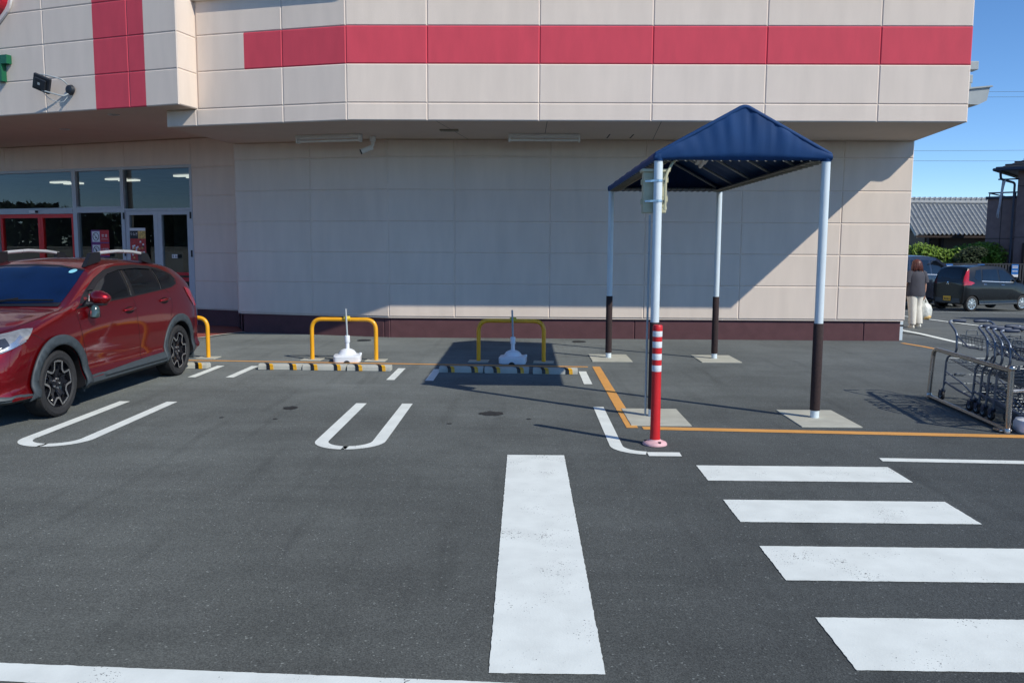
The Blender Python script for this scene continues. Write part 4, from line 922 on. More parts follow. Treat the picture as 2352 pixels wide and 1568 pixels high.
for sx in (1, -1):
    sd = lambda n, p, m, **k: C.side(n, p, m, suv, sx, **k)
    # glass area: dark surround first, panes above it
    sd('window_surround', [(1.26, 1.035), (1.6, 1.062), (2.45, 1.098), (3.2, 1.142), (3.42, 1.158), (3.60, 1.195), (3.66, 1.25), (3.64, 1.325), (3.46, 1.405), (3.22, 1.438), (2.8, 1.458), (2.4, 1.452), (2.15, 1.413), (1.9, 1.332), (1.65, 1.218), (1.4, 1.092)], 'black_trim', off=.003, res=.06)
    for nm, pl in (('front_window', [(1.52, 1.075), (2.36, 1.11), (2.45, 1.43), (2.2, 1.405), (1.95, 1.332), (1.7, 1.22)]), ('quarter_window', [(1.33, 1.052), (1.49, 1.068), (1.60, 1.145)]),
                   ('rear_window', [(2.50, 1.118), (3.12, 1.148), (3.23, 1.415), (2.85, 1.44), (2.58, 1.438)]), ('quarter_window', [(3.17, 1.152), (3.41, 1.17), (3.57, 1.205), (3.63, 1.26), (3.57, 1.33), (3.29, 1.408)])):
        sd(nm, pl, 'car_glass', off=.006, res=.07)
    sd('window_trim', C.line([(1.505, 1.066), (1.56, 1.11), (1.64, 1.168)], .012), 'chrome_bright', off=.008, res=.05)
    sd('window_trim', C.line([(2.40, 1.11), (2.455, 1.26), (2.50, 1.41)], .02), 'chrome_bright', off=.007, res=.05)
    sd('window_trim', C.line([(3.14, 1.15), (3.22, 1.30), (3.255, 1.37)], .010), 'chrome_bright', off=.007, res=.05)
    sd('window_visor', [(1.64, 1.20), (1.9, 1.325), (2.15, 1.405), (2.42, 1.442), (2.85, 1.450), (3.25, 1.425), (3.24, 1.385), (2.85, 1.41), (2.42, 1.40), (2.15, 1.362), (1.9, 1.278), (1.75, 1.205)], 'black_trim', off=.018, res=.06)
    # seams
    for pth in ([(1.27, 1.025), (1.275, .97), (1.33, .70), (1.385, .45), (1.385, .33)], [(2.42, 1.10), (2.45, 1.02), (2.455, .9), (2.50, .55), (2.49, .34)], [(3.23, 1.145), (3.32, 1.10), (3.36, 1.02), (3.355, .92), (3.31, .80)], [(.54, .86), (.70, .78), (.62, .70)]):
        sd('seam', C.line(pth, .007), 'seam', off=.0015, res=.05)
    # lower cladding and arches
    sd('sill_cladding', [(1.27, .232), (3.2, .238), (3.14, .375), (2.3, .355), (1.34, .322)], 'cladding', off=.014, res=.07, thick=.02)
    for l, z in WB:
        a0, a1 = (-14, 196); ro, rn = .482, .386
        outer = [(l + ro/ST*cos(R(a)), z + ro*sin(R(a))) for a in range(a0, a1+1, 7)]; inner = [(l + rn/ST*cos(R(a)), z + rn*sin(R(a))) for a in range(a1, a0-1, -7)]
        sd('arch_cladding', [(a, max(b, .236)) for a, b in outer + inner], 'cladding', off=.014, res=.05, thick=.02)
        bm = B(); yy = (l+.43)*ST; box(bm, (.66 if sx > 0 else -.87, yy, .17), (.87 if sx > 0 else -.66, yy+.025, .50), 0, .008); mesh_obj('mud_flap', bm, 'cladding', suv)
    # handles
    for l, z in ((2.30, .965), (3.17, 1.02)):
        sd('handle_recess_shade', [(l-.10+.10*cos(a)+.1, z-.012+.042*sin(a)) for a in [2*pi*i/14 for i in range(14)]], 'seam', off=.001, res=.04)  # flat dark patch painted as the shadow behind the handle
        h = C.bvh.ray_cast(Vector((sx*2, l*ST, z)), Vector((-sx, 0, 0)))[0]
        bm = B(); tube(bm, [h + Vector((sx*q[0], q[1], q[2])) for q in ((.004, -.12, -.012), (.026, -.09, -.006), (.032, 0, .0), (.028, .08, .003), (.004, .11, .004))], [.012, .017, .018, .016, .011], 10); mesh_obj('handle', bm, 'car_red', suv, 50)
    # door mirror
    mr = mesh_obj('mirror', B(), 'car_red', suv)
    bm = B(); bmesh.ops.create_icosphere(bm, subdivisions=3, radius=1)
    for v in bm.verts:
        q = v.co.copy(); v.co = Vector((sx*(.965 + q.x*.115), 1.56*ST + q.y*.085*(1 if q.y < 0 else .45), 1.135 + q.z*.082*(1 - .25*q.x)))
    mesh_obj('mirror_shell', bm, 'car_red', mr, 60)
    bm = B(); tube(bm, [(sx*.84, 1.50*ST, 1.075), (sx*.90, 1.52*ST, 1.075), (sx*.93, 1.54*ST, 1.085)], [.035, .03, .035], 10); box(bm, (.93*sx-.07, 1.50*ST-.02, 1.058), (.93*sx+.09, 1.50*ST+.10, 1.085), 0, .01); mesh_obj('mirror_arm', bm, 'black_trim', mr, 40)
    if sx > 0:
        bm = B(); tube(bm, [(.95, 1.49*ST, 1.06), (.945, 1.485*ST, 1.04), (.94, 1.475*ST, .99), (.937, 1.47*ST, .945), (.937, 1.47*ST, .93)], [.03, .042, .052, .05, .03], 14); mesh_obj('under_mirror', bm, 'mirror_grey', mr, 50)
    # lamps
    C.diag('headlight', [(.88, .55, .905), (.86, .44, .905), (.74, .25, .865), (.60, .15, .80), (.55, .06, .725), (.66, .10, .70), (.79, .20, .715), (.85, .33, .765), (.88, .45, .82)], 'lens', suv, sx, off=.010, res=.03)
    C.diag('headlight_bowl', [(.80, .27, .835), (.70, .20, .815), (.60, .12, .76), (.62, .09, .722), (.76, .17, .73), (.82, .27, .775)], 'lens_dark', suv, sx, off=.014, res=.03)
    C.diag('headlight_reflector', [(.84, .40, .86), (.86, .44, .80), (.82, .28, .745), (.72, .15, .715), (.62, .09, .72), (.70, .15, .745), (.77, .24, .765), (.81, .34, .81)], 'rim_silver', suv, sx, off=.0125, res=.03)
    h = C.bvh.ray_cast(Vector((sx*(.70+1.5*sin(R(45))), .15-1.5*cos(R(45)), .77)), Vector((-sx*sin(R(45)), cos(R(45)), 0)))
    if h[0]:
        bm = B(); lathe(bm, [(.001, .024), (.03, .022), (.042, .018), (.048, .004)], axis='Z', n=20); mm = h[1].to_track_quat('Z', 'Y').to_matrix()
        for v in bm.verts: v.co = h[0] + mm @ v.co
        mesh_obj('headlight_bulb', bm, 'chrome_bright', suv, 40)
    C.diag('fog_lamp_recess', [(.76, .10, .52), (.70, .07, .54), (.62, .03, .50), (.62, .03, .43), (.72, .08, .41), (.78, .12, .45)], 'seam', suv, sx, off=.002, res=.03)
    h = C.bvh.ray_cast(Vector((sx*(.66+1.5*sin(R(45))), .04-1.5*cos(R(45)), .47)), Vector((-sx*sin(R(45)), cos(R(45)), 0)))
    if h[0]:
        bm = B(); lathe(bm, [(.001, .010), (.03, .010), (.038, .006), (.042, -.01)], axis='Z', n=20); mm = h[1].to_track_quat('Z', 'Y').to_matrix()
        for v in bm.verts: v.co = h[0] + mm @ v.co
        mesh_obj('fog_lamp', bm, 'lens', suv, 40)
    C.diag('bumper_cladding', [(.88, .50, .255), (.88, .50, .30), (.80, .25, .315), (.70, .10, .345), (.55, .02, .355), (.52, .02, .255)], 'cladding', suv, sx, off=.010, res=.04, thick=.02)
    sd('tail_lamp', [(3.80, 1.15), (4.0, 1.10), (4.17, .98), (4.20, .87), (4.08, .88), (3.94, .97), (3.85, 1.06)], 'tail_red', off=.008, res=.04)
    # roof rail
    x = sx*.545; rl = mesh_obj('roof_rail', B(), 'rail_silver', suv)
    bm = B(); tube(bm, [(x, l*ST, z) for l, z in ((2.18, 1.585), (2.35, 1.605), (2.7, 1.622), (3.05, 1.612), (3.32, 1.585))], .021, 10); mesh_obj('rail_bar', bm, 'rail_silver', rl, 50)
    for l0, l1, l2, zt_, zb in ((1.98, 2.12, 2.30, 1.585, 1.45), (3.55, 3.40, 3.25, 1.575, 1.44)):
        bm = B(); fr = lambda a, b, c, x=x: Vector((x + c, a*ST, b)); prism(bm, [(l0, zb), (l1, zt_+.02), (l2, zt_+.032), (l2, zb+.06)] if l0 < l2 else [(l2, zb+.06), (l2, zt_+.03), (l1, zt_+.02), (l0, zb)], fr, -.022, .022); mesh_obj('rail_foot', bm, 'black_trim', rl)
# windscreen, wipers, bonnet seams, grille
C.front('windscreen', [(-.70, 1.105), (0, 1.085), (.70, 1.105), (.69, 1.15), (.645, 1.30), (.585, 1.425), (.3, 1.468), (0, 1.478), (-.3, 1.468), (-.585, 1.425), (-.645, 1.30), (-.69, 1.15)], 'wind_glass', suv, off=.003, res=.05)
C.front('cowl', [(-.72, 1.068), (0, 1.066), (.72, 1.068), (.71, 1.10), (0, 1.082), (-.71, 1.10)], 'black_trim', suv, off=.006, res=.05)
C.front('windscreen_band', [(-.585, 1.425), (-.3, 1.468), (0, 1.478), (.3, 1.468), (.585, 1.425), (.60, 1.41), (.3, 1.455), (0, 1.464), (-.3, 1.455), (-.60, 1.41)], 'black_trim', suv, off=.005, res=.05)
C.front('inspection_sticker', [(.50+.035*cos(a), 1.405+.02*sin(a)) for a in [2*pi*i/16 for i in range(16)]], 'cyan_sticker', suv, off=.006, res=.03)
def on_front(x, z, off=.02):
    h = C.bvh.ray_cast(Vector((x, -2, z)), Vector((0, 1, 0))); return h[0] + h[1]*off
for xa, xb in ((.62, .02), (.05, -.52)):
    bm = B(); tube(bm, [on_front(xa, 1.112), on_front((xa+xb)/2, 1.112), on_front(xb, 1.104)], .009, 6); tube(bm, [on_front(xb, 1.09), on_front(xb*.6+xa*.4, 1.118, .03)], .011, 6); mesh_obj('wiper', bm, 'black_trim', suv, 40)
for sx in (1, -1):
    C.top('seam', C.line([(sx*.77, 1.20), (sx*.785, 1.08), (sx*.77, .8), (sx*.735, .5), (sx*.66, .30), (sx*.56, .22)], .008), 'seam', suv, off=.002, res=.04)
C.front('grille', [(-.40, .56), (.40, .56), (.44, .66), (.42, .74), (-.42, .74), (-.44, .66)], 'black_trim', suv, off=.004, res=.05)
C.front('grille', [(-.48, .33), (.48, .33), (.50, .46), (-.50, .46)], 'black_trim', suv, off=.004, res=.05)
for k, (z, hw) in enumerate(((.60, .40), (.65, .42), (.70, .41))): C.front('grille_bar', [(-hw, z), (hw, z), (hw, z+.016), (-hw, z+.016)], 'chrome_bright', suv, off=.012, res=.05)

# --- small black van-shaped car (and a larger dark one of the same build)
KEI = [
 row(0.0, [.22, .22, .32, .50, .66, .74, .80, .82, .83], [0]*9, [.08, .06, .02, 0, .01, .03, .05, .06, .06]),
 row(0.02, [.22, .22, .32, .50, .66, .74, .80, .82, .83], [0, .50, .54, .56, .54, .50, .44, .25, 0], [.08, .06, .02, 0, .01, .03, .05, .06, .06]),
 row(.20, [.22, .22, .34, .54, .76, .84, .89, .91, .92], [0, .64, .68, .69, .67, .62, .54, .3, 0]),
 row(.55, [.22, .22, .36, .60, .90, .95, .98, 1.0, 1.01], [0, .69, .725, .732, .70, .66, .60, .33, 0]),
 row(.78, [.22, .22, .36, .62, .95, 1.03, 1.07, 1.10, 1.11], [0, .69, .727, .735, .71, .66, .61, .35, 0]),
 row(1.10, [.22, .22, .36, .64, .97, 1.27, 1.31, 1.34, 1.35], [0, .69, .727, .735, .715, .62, .56, .34, 0]),
 row(1.45, [.22, .22, .36, .65, .985, 1.47, 1.52, 1.555, 1.565], [0, .69, .727, .735, .715, .58, .51, .32, 0]),
 row(1.90, [.22, .22, .36, .66, 1.0, 1.53, 1.58, 1.61, 1.62], [0, .69, .727, .735, .715, .575, .50, .31, 0]),
 row(2.50, [.22, .22, .36, .67, 1.02, 1.53, 1.58, 1.612, 1.622], [0, .69, .727, .735, .715, .575, .50, .31, 0]),
 row(2.95, [.22, .22, .36, .68, 1.03, 1.50, 1.55, 1.585, 1.595], [0, .69, .725, .733, .71, .58, .50, .31, 0]),
 row(3.18, [.24, .24, .37, .68, 1.02, 1.42, 1.49, 1.53, 1.54], [0, .66, .70, .715, .70, .60, .52, .31, 0]),
 row(3.33, [.26, .26, .40, .66, 1.0, 1.16, 1.22, 1.25, 1.26], [0, .58, .64, .66, .655, .62, .55, .31, 0]),
 row(3.40, [.28, .28, .42, .66, .92, .97, 1.0, 1.02, 1.03], [0, .50, .57, .60, .60, .57, .50, .3, 0]),
 row(3.41, [.28, .28, .42, .66, .92, .97, 1.0, 1.02, 1.03], [0]*9)]
def small_car(name, label, cat, loc, rz, paint, scale=(1, 1, 1), group=None):
    t = thing(name, label, cat, loc, rz, group); K = Car(KEI, 1.0, scale, 4, 3); a, b, c = scale; WL = ((.58*b, .275*c), (3.0*b, .275*c))
    K.body(paint, t, WL, .305*c, .5*a)
    P = lambda pl: [(l*b, z*c) for l, z in pl]; Q = lambda pl: [(x*a, z*c) for x, z in pl]
    for l, z in WL:
        for sx in (1, -1): wheel(t, sx*.635*a, l, z, .275*c, sx, 'disc', .70, .165)
    for sx in (1, -1):
        K.side('front_window', P([(1.02, 1.02), (1.72, 1.04), (1.74, 1.46), (1.52, 1.45), (1.25, 1.30)]), 'car_glass', t, sx, off=.004, res=.08)
        K.side('rear_window', P([(1.80, 1.045), (2.56, 1.075), (2.50, 1.47), (1.82, 1.475)]), 'car_glass', t, sx, off=.004, res=.08)
        K.side('quarter_window', P([(2.63, 1.08), (2.82, 1.09), (2.92, 1.18), (2.80, 1.44), (2.58, 1.47)]), 'car_glass', t, sx, off=.004, res=.08)
        K.side('window_trim', P([(1.02, 1.0), (1.72, 1.02), (2.60, 1.055), (2.60, 1.075), (1.72, 1.04), (1.02, 1.02)]), 'rail_silver', t, sx, off=.006, res=.08)
        for l, z in ((1.62, .92), (2.46, .95)):
            h = K.bvh.ray_cast(Vector((sx*2, l*b, z*c)), Vector((-sx, 0, 0)))[0]; bm = B(); tube(bm, [h + Vector((sx*.012, -.08, 0)), h + Vector((sx*.03, 0, 0)), h + Vector((sx*.012, .08, 0))], .014, 8); mesh_obj('handle', bm, 'chrome_bright', t, 40)
        for pth in ([(.98, 1.0), (.98, .6), (1.0, .3)], [(1.76, 1.03), (1.78, .6), (1.76, .28)], [(2.60, 1.06), (2.62, .8), (2.50, .5), (2.45, .28)]): K.side('seam', K.line(P(pth), .008), 'black_trim', t, sx, off=.002, res=.08)
        K.side('sill_trim', P([(.92, .235), (2.62, .235), (2.62, .30), (.92, .28)]), 'cladding', t, sx, off=.006, res=.1)
        bm = B(); bmesh.ops.create_icosphere(bm, subdivisions=2, radius=1)
        for v in bm.verts: v.co = Vector((sx*(.80 + v.co.x*.10)*a, (.98 + v.co.y*.05)*b, (1.08 + v.co.z*.085)*c))
        mesh_obj('mirror', bm, paint, t, 60)
        d = Vector((-sx*sin(R(50)), -cos(R(50)), 0))
        ua = Vector((cos(R(50)), -sx*sin(R(50)), 0)); pts = [(.60, 3.10, 1.47), (.64, 3.14, 1.40), (.70, 3.20, 1.08), (.73, 3.05, 1.04), (.73, 2.95, 1.0), (.72, 3.1, .93), (.63, 3.36, .92), (.60, 3.36, 1.0), (.57, 3.30, 1.2), (.55, 3.18, 1.42)]
        K.patch('tail_lamp', [(Vector((sx*x*a, l*b, 0)).dot(ua), z*c) for x, l, z in pts], 'tail_red', t, -d*4 + Vector((0, 3*b, 0)) - ua*(Vector((0, 3*b, 0)).dot(ua)), ua, (0, 0, 1), d, off=.006, res=.05)
    K.rear('rear_screen', Q([(-.52, 1.14), (.52, 1.14), (.47, 1.46), (-.47, 1.46)]), 'car_glass', t, off=.004, res=.08)
    K.rear('bumper_cladding', Q([(-.56, .30), (.56, .30), (.52, .46), (.22, .46), (.16, .33), (-.16, .33), (-.22, .46), (-.52, .46)]), 'cladding', t, off=.008, res=.08)
    K.rear('number_plate', Q([(-.165, .36), (.165, .36), (.165, .525), (-.165, .525)]), 'plate', t, off=.016, res=.1)
    for k in range(4): K.rear('plate_mark', Q([(-.12+k*.065, .39), (-.085+k*.065, .39), (-.085+k*.065, .46), (-.12+k*.065, .46)]), 'black_ink', t, off=.019, res=.1)
    for x, z in ((0, 1.045), (-.035, .985), (.035, .985)): K.rear('badge', Q([(x, z), (x+.022, z-.03), (x, z-.06), (x-.022, z-.03)]), 'chrome_bright', t, off=.010, res=.1)
    K.rear('wiper', Q([(-.02, 1.13), (.36, 1.17), (.36, 1.185), (-.02, 1.15)]), 'black_trim', t, off=.012, res=.08)
    K.front('windscreen', Q([(-.60, 1.08), (.60, 1.08), (.56, 1.30), (.49, 1.51), (-.49, 1.51), (-.56, 1.30)]), 'wind_glass', t, off=.004, res=.08)
    for sx in (1, -1): K.front('headlight', Q([(sx*.40, .68), (sx*.60, .72), (sx*.62, .82), (sx*.42, .77)]), 'lens', t, off=.005, res=.06)
    return t
hd = R(20); kr = math.atan2(cos(hd), -sin(hd)); kr = R(90) + hd
rot = Matrix.Rotation(kr, 3, 'Z')
kl = Vector((15.72, 30.06, -.475)) - rot @ Vector((-.70, 2.94, 0))
small_car('parked_car', 'small black tall hatchback with red tail lamps and a yellow number plate', 'car', kl, kr, 'car_black', (1, .98, 1.0))
kr2 = R(90) + R(24); rot2 = Matrix.Rotation(kr2, 3, 'Z')
small_car('parked_car', 'large dark navy people carrier mostly hidden behind the store corner and the walker', 'car', Vector((17.35, 34.4, -.54)), kr2, 'car_navy', (1.16, 1.35, 1.24))
small_car('parked_car', 'large black people carrier just outside the right edge of the view', 'car', Vector((15.3, 19.7, -.2)), 0, 'car_black', (1.16, 1.35, 1.22))

# ------------------------------------------------------------------ trolleys, rail, weight
def make_cart():
    t = thing('shopping_cart', '', 'shopping cart', (0, 0, 0), 0, 'shopping carts beside the rail')
    W = .245
    for s in (-1, 1):
        bm = B()
        up = bend([(s*(W-.11), .0, .905), (s*(W-.01), .01, .905), (s*W, -.22, .79), (s*W, -.24, .58), (s*(W), -.03, .50), (s*W, 0, .13)], .07, 6)
        tube(bm, up, .0122, 8); mesh_obj('upright', bm, 'cart_frame', t, 50)
        bm = B(); tube(bm, [(s*(W-.20), .0, .905), (s*(W-.19), .0, .905), (s*(W-.065), .0, .905), (s*(W-.06), .0, .905)], [.014, .018, .018, .014], 10); mesh_obj('grip', bm, 'grip', t, 50)
        bm = B(); tube(bm, bend([(s*W, -.02, .22), (s*(W-.01), -.3, .17), (s*(W-.05), -.62, .12)], .05), .012, 8); tube(bm, bend([(s*W, -.01, .34), (s*(W-.02), -.35, .26), (s*(W-.05), -.60, .14)], .05), .007, 6); tube(bm, [(s*W, -.23, .76), (s*(W-.02), -.45, .655), (s*(W-.03), -.62, .665)], .008, 6); pieces(mesh_obj('side_frame', bm, 'cart_frame', t, 50))
    bm = B(); wr = .0042                                    # upper basket shelf of wire
    def loop(z, y0, y1, wx): tube(bm, [(-wx, y0, z), (wx, y0, z), (wx, y1, z), (-wx, y1, z)], wr*1.2, 5, closed=True)
    loop(.77, -.25, -.70, .225); loop(.745, -.25, -.70, .223); loop(.655, -.27, -.68, .205)
    for i in range(9):
        x = -.2 + .05*i; tube(bm, [(x*1.1, -.25, .77), (x, -.27, .655), (x, -.68, .655), (x*1.1, -.70, .77)], wr*.8, 4)
    for i in range(7):
        y = -.29 - i*.063; tube(bm, [(-.224, y, .77), (-.205, y, .655), (.205, y, .655), (.224, y, .77)], wr*.8, 4)
    tube(bm, bend([(-.16, -.25, .77), (-.16, -.25, .825), (-.04, -.25, .825), (-.04, -.25, .77)], .03), wr*1.2, 5); tube(bm, bend([(.05, -.70, .77), (.05, -.70, .82), (.17, -.70, .82), (.17, -.70, .77)], .03), wr*1.2, 5)
    mesh_obj('wire_basket', bm, 'cart', t)
    bm = B(); loopz = .47                                   # lower rack and cross bars
    for z, y in ((.485, -.02), (.44, -.015), (.30, -.01), (.20, -.01)): tube(bm, [(-W, y, z), (W, y, z)], .006, 5)
    tube(bm, [(-.22, -.05, .485), (-.20, -.60, .40), (.20, -.60, .40), (.22, -.05, .485)], .006, 5)
    for i in range(8):
        x = -.18+.051*i; tube(bm, [(x, -.03, .485), (x*.95, -.60, .40)], .0035, 4)
    for i in range(5):
        y = -.1-.11*i; tube(bm, [(-.215, y, .474-.015*i), (.215, y, .474-.015*i)], .0035, 4)
    tube(bm, [(-.195, -.60, .125), (.195, -.60, .125)], .010, 6); tube(bm, [(-.21, -.34, .16), (.21, -.34, .16)], .006, 5); tube(bm, bend([(.09, -.01, .30), (.09, -.12, .29), (.09, -.30, .19), (.09, -.33, .16)], .04), .006, 5)
    box(bm, (-.14, -.03, .285), (-.04, .0, .315), 0, .004)
    mesh_obj('lower_rack', bm, 'cart', t)
    for x, y in ((-W, .01), (W, .01), (-W+.045, -.62), (W-.045, -.62)):
        c = mesh_obj('caster', B(), 'rubber', t, loc=(x, y, 0))
        bm = B(); lathe(bm, [(.03, -.014), (.052, -.014), (.056, -.008), (.056, .008), (.052, .014), (.03, .014)], axis='X', n=20, c=(-.0, .03, .057)); lathe(bm, [(.001, -.0145), (.028, -.0145), (.028, .0145), (.001, .0145)], axis='X', n=14, c=(0, .03, .057), mi=1); mesh_obj('caster_wheel', bm, ['rubber', 'steel_grey'], c, 40)
        bm = B(); fr = lambda a, b, e: Vector((e, a, b)); 
        for e in (-.022, .018): prism(bm, [(-.02, .125), (.055, .115), (.045, .055), (.015, .05)], fr, e, e+.004)
        cyl(bm, (0, 0, .11), (0, 0, .14), .018, 10); mesh_obj('fork', bm, 'grip', c, 40)
    return t
ct = make_cart(); cx_ = 4.98
ct.location = (cx_, 9.54, 0); ct['label'] = 'shopping cart standing alone, farthest from the camera, a gap behind the nested carts'
for y, lb in ((8.90, 'farthest of the four nested shopping carts in the row by the rail'), (8.73, 'second from the back of the four nested shopping carts by the rail'), (8.57, 'third from the back of the four nested shopping carts by the rail'), (8.40, 'front shopping cart of the nested row, closest to the steel rail post')):
    dup(ct, (cx_ - (8.9-y)*.1 - .01, y, 0), 0, lb)
for y, lb in ((9.02, 'far cart of the second row, cut by the right picture edge'), (8.80, 'middle cart of the second row at the right picture edge'), (8.60, 'near cart of the second row at the right picture edge')):
    dup(ct, (cx_ + .66, y, 0), 0, lb)
rl = thing('cart_rail', 'low stainless steel rail along the shopping carts', 'rail', (4.57, 8.75, 0))
bm = B(); A_, Z_ = (.075, .94, 0), (-.07, -.92, 0); tube(bm, bend([(A_[0], A_[1], .02), (A_[0]+.03, A_[1], .575), (Z_[0], Z_[1], .585)], .10, 8), .024, 14); mesh_obj('hand_rail', bm, 'chrome', rl, 50)
bm = B(); cyl(bm, (Z_[0], Z_[1], .02), (Z_[0], Z_[1], .60), .026, 16); lathe(bm, [(.027, .59), (.03, .595), (.03, .625), (.02, .635)], c=(Z_[0], Z_[1], 0), n=16); lathe(bm, [(.03, .0), (.03, .045), (.027, .05)], c=(Z_[0], Z_[1], 0), n=16); mesh_obj('post', bm, 'chrome', rl, 50)
bm = B(); tube(bm, [A_[:2] + (.028,), Z_[:2] + (.028,)], .024, 12); box(bm, (Z_[0]-.06, Z_[1]+.02, 0), (Z_[0]+.06, Z_[1]+.14, .03), 0, .006); lathe(bm, [(.03, .0), (.03, .06), (.027, .065)], c=A_, n=16); mesh_obj('base_rail', bm, 'chrome', rl, 50)
bm = B(); tube(bm, bend([(Z_[0], Z_[1], .40), (Z_[0]+1.1, Z_[1]+.35, .40), (Z_[0]+1.1, Z_[1]+.35, .02)], .08), .018, 12); mesh_obj('cross_rail', bm, 'chrome', rl, 50)
fb = thing('flag_base', 'white plastic weight of a banner stand at the right picture edge below the steel rail', 'flag base', (4.86, 7.86, 0), R(-18))
bm = B(); rsq(bm, [(.235, .17, .0, .6), (.25, .185, .02, .6), (.25, .185, .08, .6), (.235, .17, .12, .65), (.18, .12, .14, .8), (.06, .06, .15, 1), (.04, .04, .18, 1)]); mesh_obj('weight', bm, 'white_plastic', fb, 40)
bm = B(); cyl(bm, (0, 0, .17), (0, 0, .5), .016, 10); mesh_obj('socket', bm, 'lamp_white', fb, 40)

# ------------------------------------------------------------------ the walking person
def skin_obj(name, chain, m, parent, sub=2, smooth=60):
    # chain: list of (parent index or None, co, radius)
    me = bpy.data.meshes.new(name); me.from_pydata([c for _, c, _ in chain], [(p, i) for i, (p, _, _) in enumerate(chain) if p is not None], [])
    o = bpy.data.objects.new(name, me); COL.objects.link(o)
    if not me.skin_vertices: me.attributes.new  # noqa
    md = o.modifiers.new('skin', 'SKIN'); md.use_smooth_shade = True
    sv = me.skin_vertices[0].data if me.skin_vertices else None
    for i, (_, _, r) in enumerate(chain):
        rr = r if isinstance(r, tuple) else (r, r); me.skin_vertices[0].data[i].radius = rr
    me.skin_vertices[0].data[0].use_root = True
    sb = o.modifiers.new('sub', 'SUBSURF'); sb.levels = sub; sb.render_levels = sub
    bpy.context.view_layer.update()
    nm = bpy.data.meshes.new_from_object(o.evaluated_get(bpy.context.evaluated_depsgraph_get()))
    bpy.data.objects.remove(o); bpy.data.meshes.remove(me)
    nm.name = name; nm.materials.clear(); nm.materials.append(MT[m]); nm.shade_smooth()
    r = bpy.data.objects.new(name, nm); COL.objects.link(r); r.parent = parent; return r
def ell(bm, secs, n=24, fold=0.0, nf=7, seed=0, mi=0):       # loft of ellipses (cx,cy,z,rx,ry[,tilt])
    rings = []
    for i, (cx, cy, z, rx, ry) in enumerate(secs):
        ring = []
        for k in range(n):
            a = 2*pi*k/n; f = 1 + fold*sin(nf*a + seed + i*.9)*(.4+.6*i/len(secs)); ring.append(bm.verts.new((cx + rx*cos(a)*f, cy + ry*sin(a)*f, z + fold*.25*rx*sin(3*a+i*1.7+seed))))
        rings.append(ring)
    for a, b in zip(rings, rings[1:]): ring_faces(bm, a, b, mi)
    bm.faces.new(rings[0][::-1]).material_index = mi; bm.faces.new(rings[-1]).material_index = mi
WY = 19.7; pr = thing('person', 'person with auburn hair in grey t-shirt and cream trousers walking away with a bag', 'person', (9.0, WY, gz(WY)), R(4))
# faces +Y (seen from behind); right hand is +X
ch = [(None, (0, 0, .88), (.13, .09)), (0, (0, .0, 1.02), (.115, .08)), (1, (0, -.01, 1.17), (.13, .085)), (2, (0, -.005, 1.27), (.12, .075)), (3, (0, .01, 1.335), (.05, .05)), (4, (0, .025, 1.40), (.05, .055)), (5, (0, .035, 1.46), (.072, .088)), (6, (0, .03, 1.53), (.066, .08)),
      (3, (.15, 0, 1.265), .05), (8, (.185, -.01, 1.15), .043), (9, (.205, -.02, 1.02), .036), (10, (.225, .01, .90), .031), (11, (.235, .04, .79), .022), (12, (.24, .05, .745), (.026, .036)), (13, (.242, .055, .70), (.02, .036)),
      (3, (-.15, 0, 1.265), .05), (15, (-.19, .0, 1.15), .043), (16, (-.215, .02, 1.02), .036), (17, (-.20, .07, .92), .031), (18, (-.17, .12, .84), .022), (19, (-.16, .14, .80), (.026, .036)), (20, (-.155, .15, .76), (.02, .036)),
      (0, (.075, 0, .80), .085), (22, (.08, .06, .45), .058), (23, (.085, -.02, .24), .05), (24, (.085, -.06, .09), .036), (25, (.09, .05, .05), .034),
      (0, (-.075, 0, .80), .085), (27, (-.07, -.02, .45), .058), (28, (-.065, -.04, .24), .05), (29, (-.06, -.05, .08), .036), (30, (-.06, .07, .04), .034)]
def fingers(base, wrist_i, side):
    out = []
    for k, (dy, ln) in enumerate(((.026, .055), (.009, .064), (-.009, .060), (-.025, .048))):
        p = Vector(base) + Vector((0, dy, -.012)); out += [(wrist_i, tuple(p), .0095), ('n', tuple(p + Vector((-side*.006, 0, -ln*.55))), .0085), ('n', tuple(p + Vector((-side*.028, .0, -ln*.8))), .007)]
    out += [(wrist_i-1, tuple(Vector(base) + Vector((-side*.012, .036, .02))), .011), ('n', tuple(Vector(base) + Vector((-side*.025, .046, -.02))), .009)]
    return out
for bi, sd_ in ((14, 1), (21, -1)):
    for p, co, r in fingers(ch[bi][1], bi, sd_): ch.append((len(ch)-1 if p == 'n' else p, co, r))
skin_obj('body', ch, 'skin', pr)
bm = B()
for s in (-1, 1): 
    bmesh.ops.create_icosphere(bm, subdivisions=1, radius=.016, matrix=Matrix.Translation((s*.074, .03, 1.455)) @ Matrix.Diagonal((.5, 1, 1.6, 1)))
mesh_obj('ears', bm, 'skin', pr, 60)
bm = B(); bmesh.ops.create_icosphere(bm, subdivisions=1, radius=.011, matrix=Matrix.Translation((0, .125, 1.455))); mesh_obj('nose', bm, 'skin', pr, 60)
bm = B()
for s in (-1, 1): bmesh.ops.create_icosphere(bm, subdivisions=1, radius=.009, matrix=Matrix.Translation((s*.03, .112, 1.485)))
mesh_obj('eyes', bm, 'black_ink', pr, 60)
bm = B(); bmesh.ops.create_icosphere(bm, subdivisions=1, radius=.012, matrix=Matrix.Translation((0, .115, 1.425)) @ Matrix.Diagonal((1.6, .5, .5, 1))); mesh_obj('mouth', bm, 'sticker_red', pr, 60)
bm = B()                                                   # shoulder-length bob
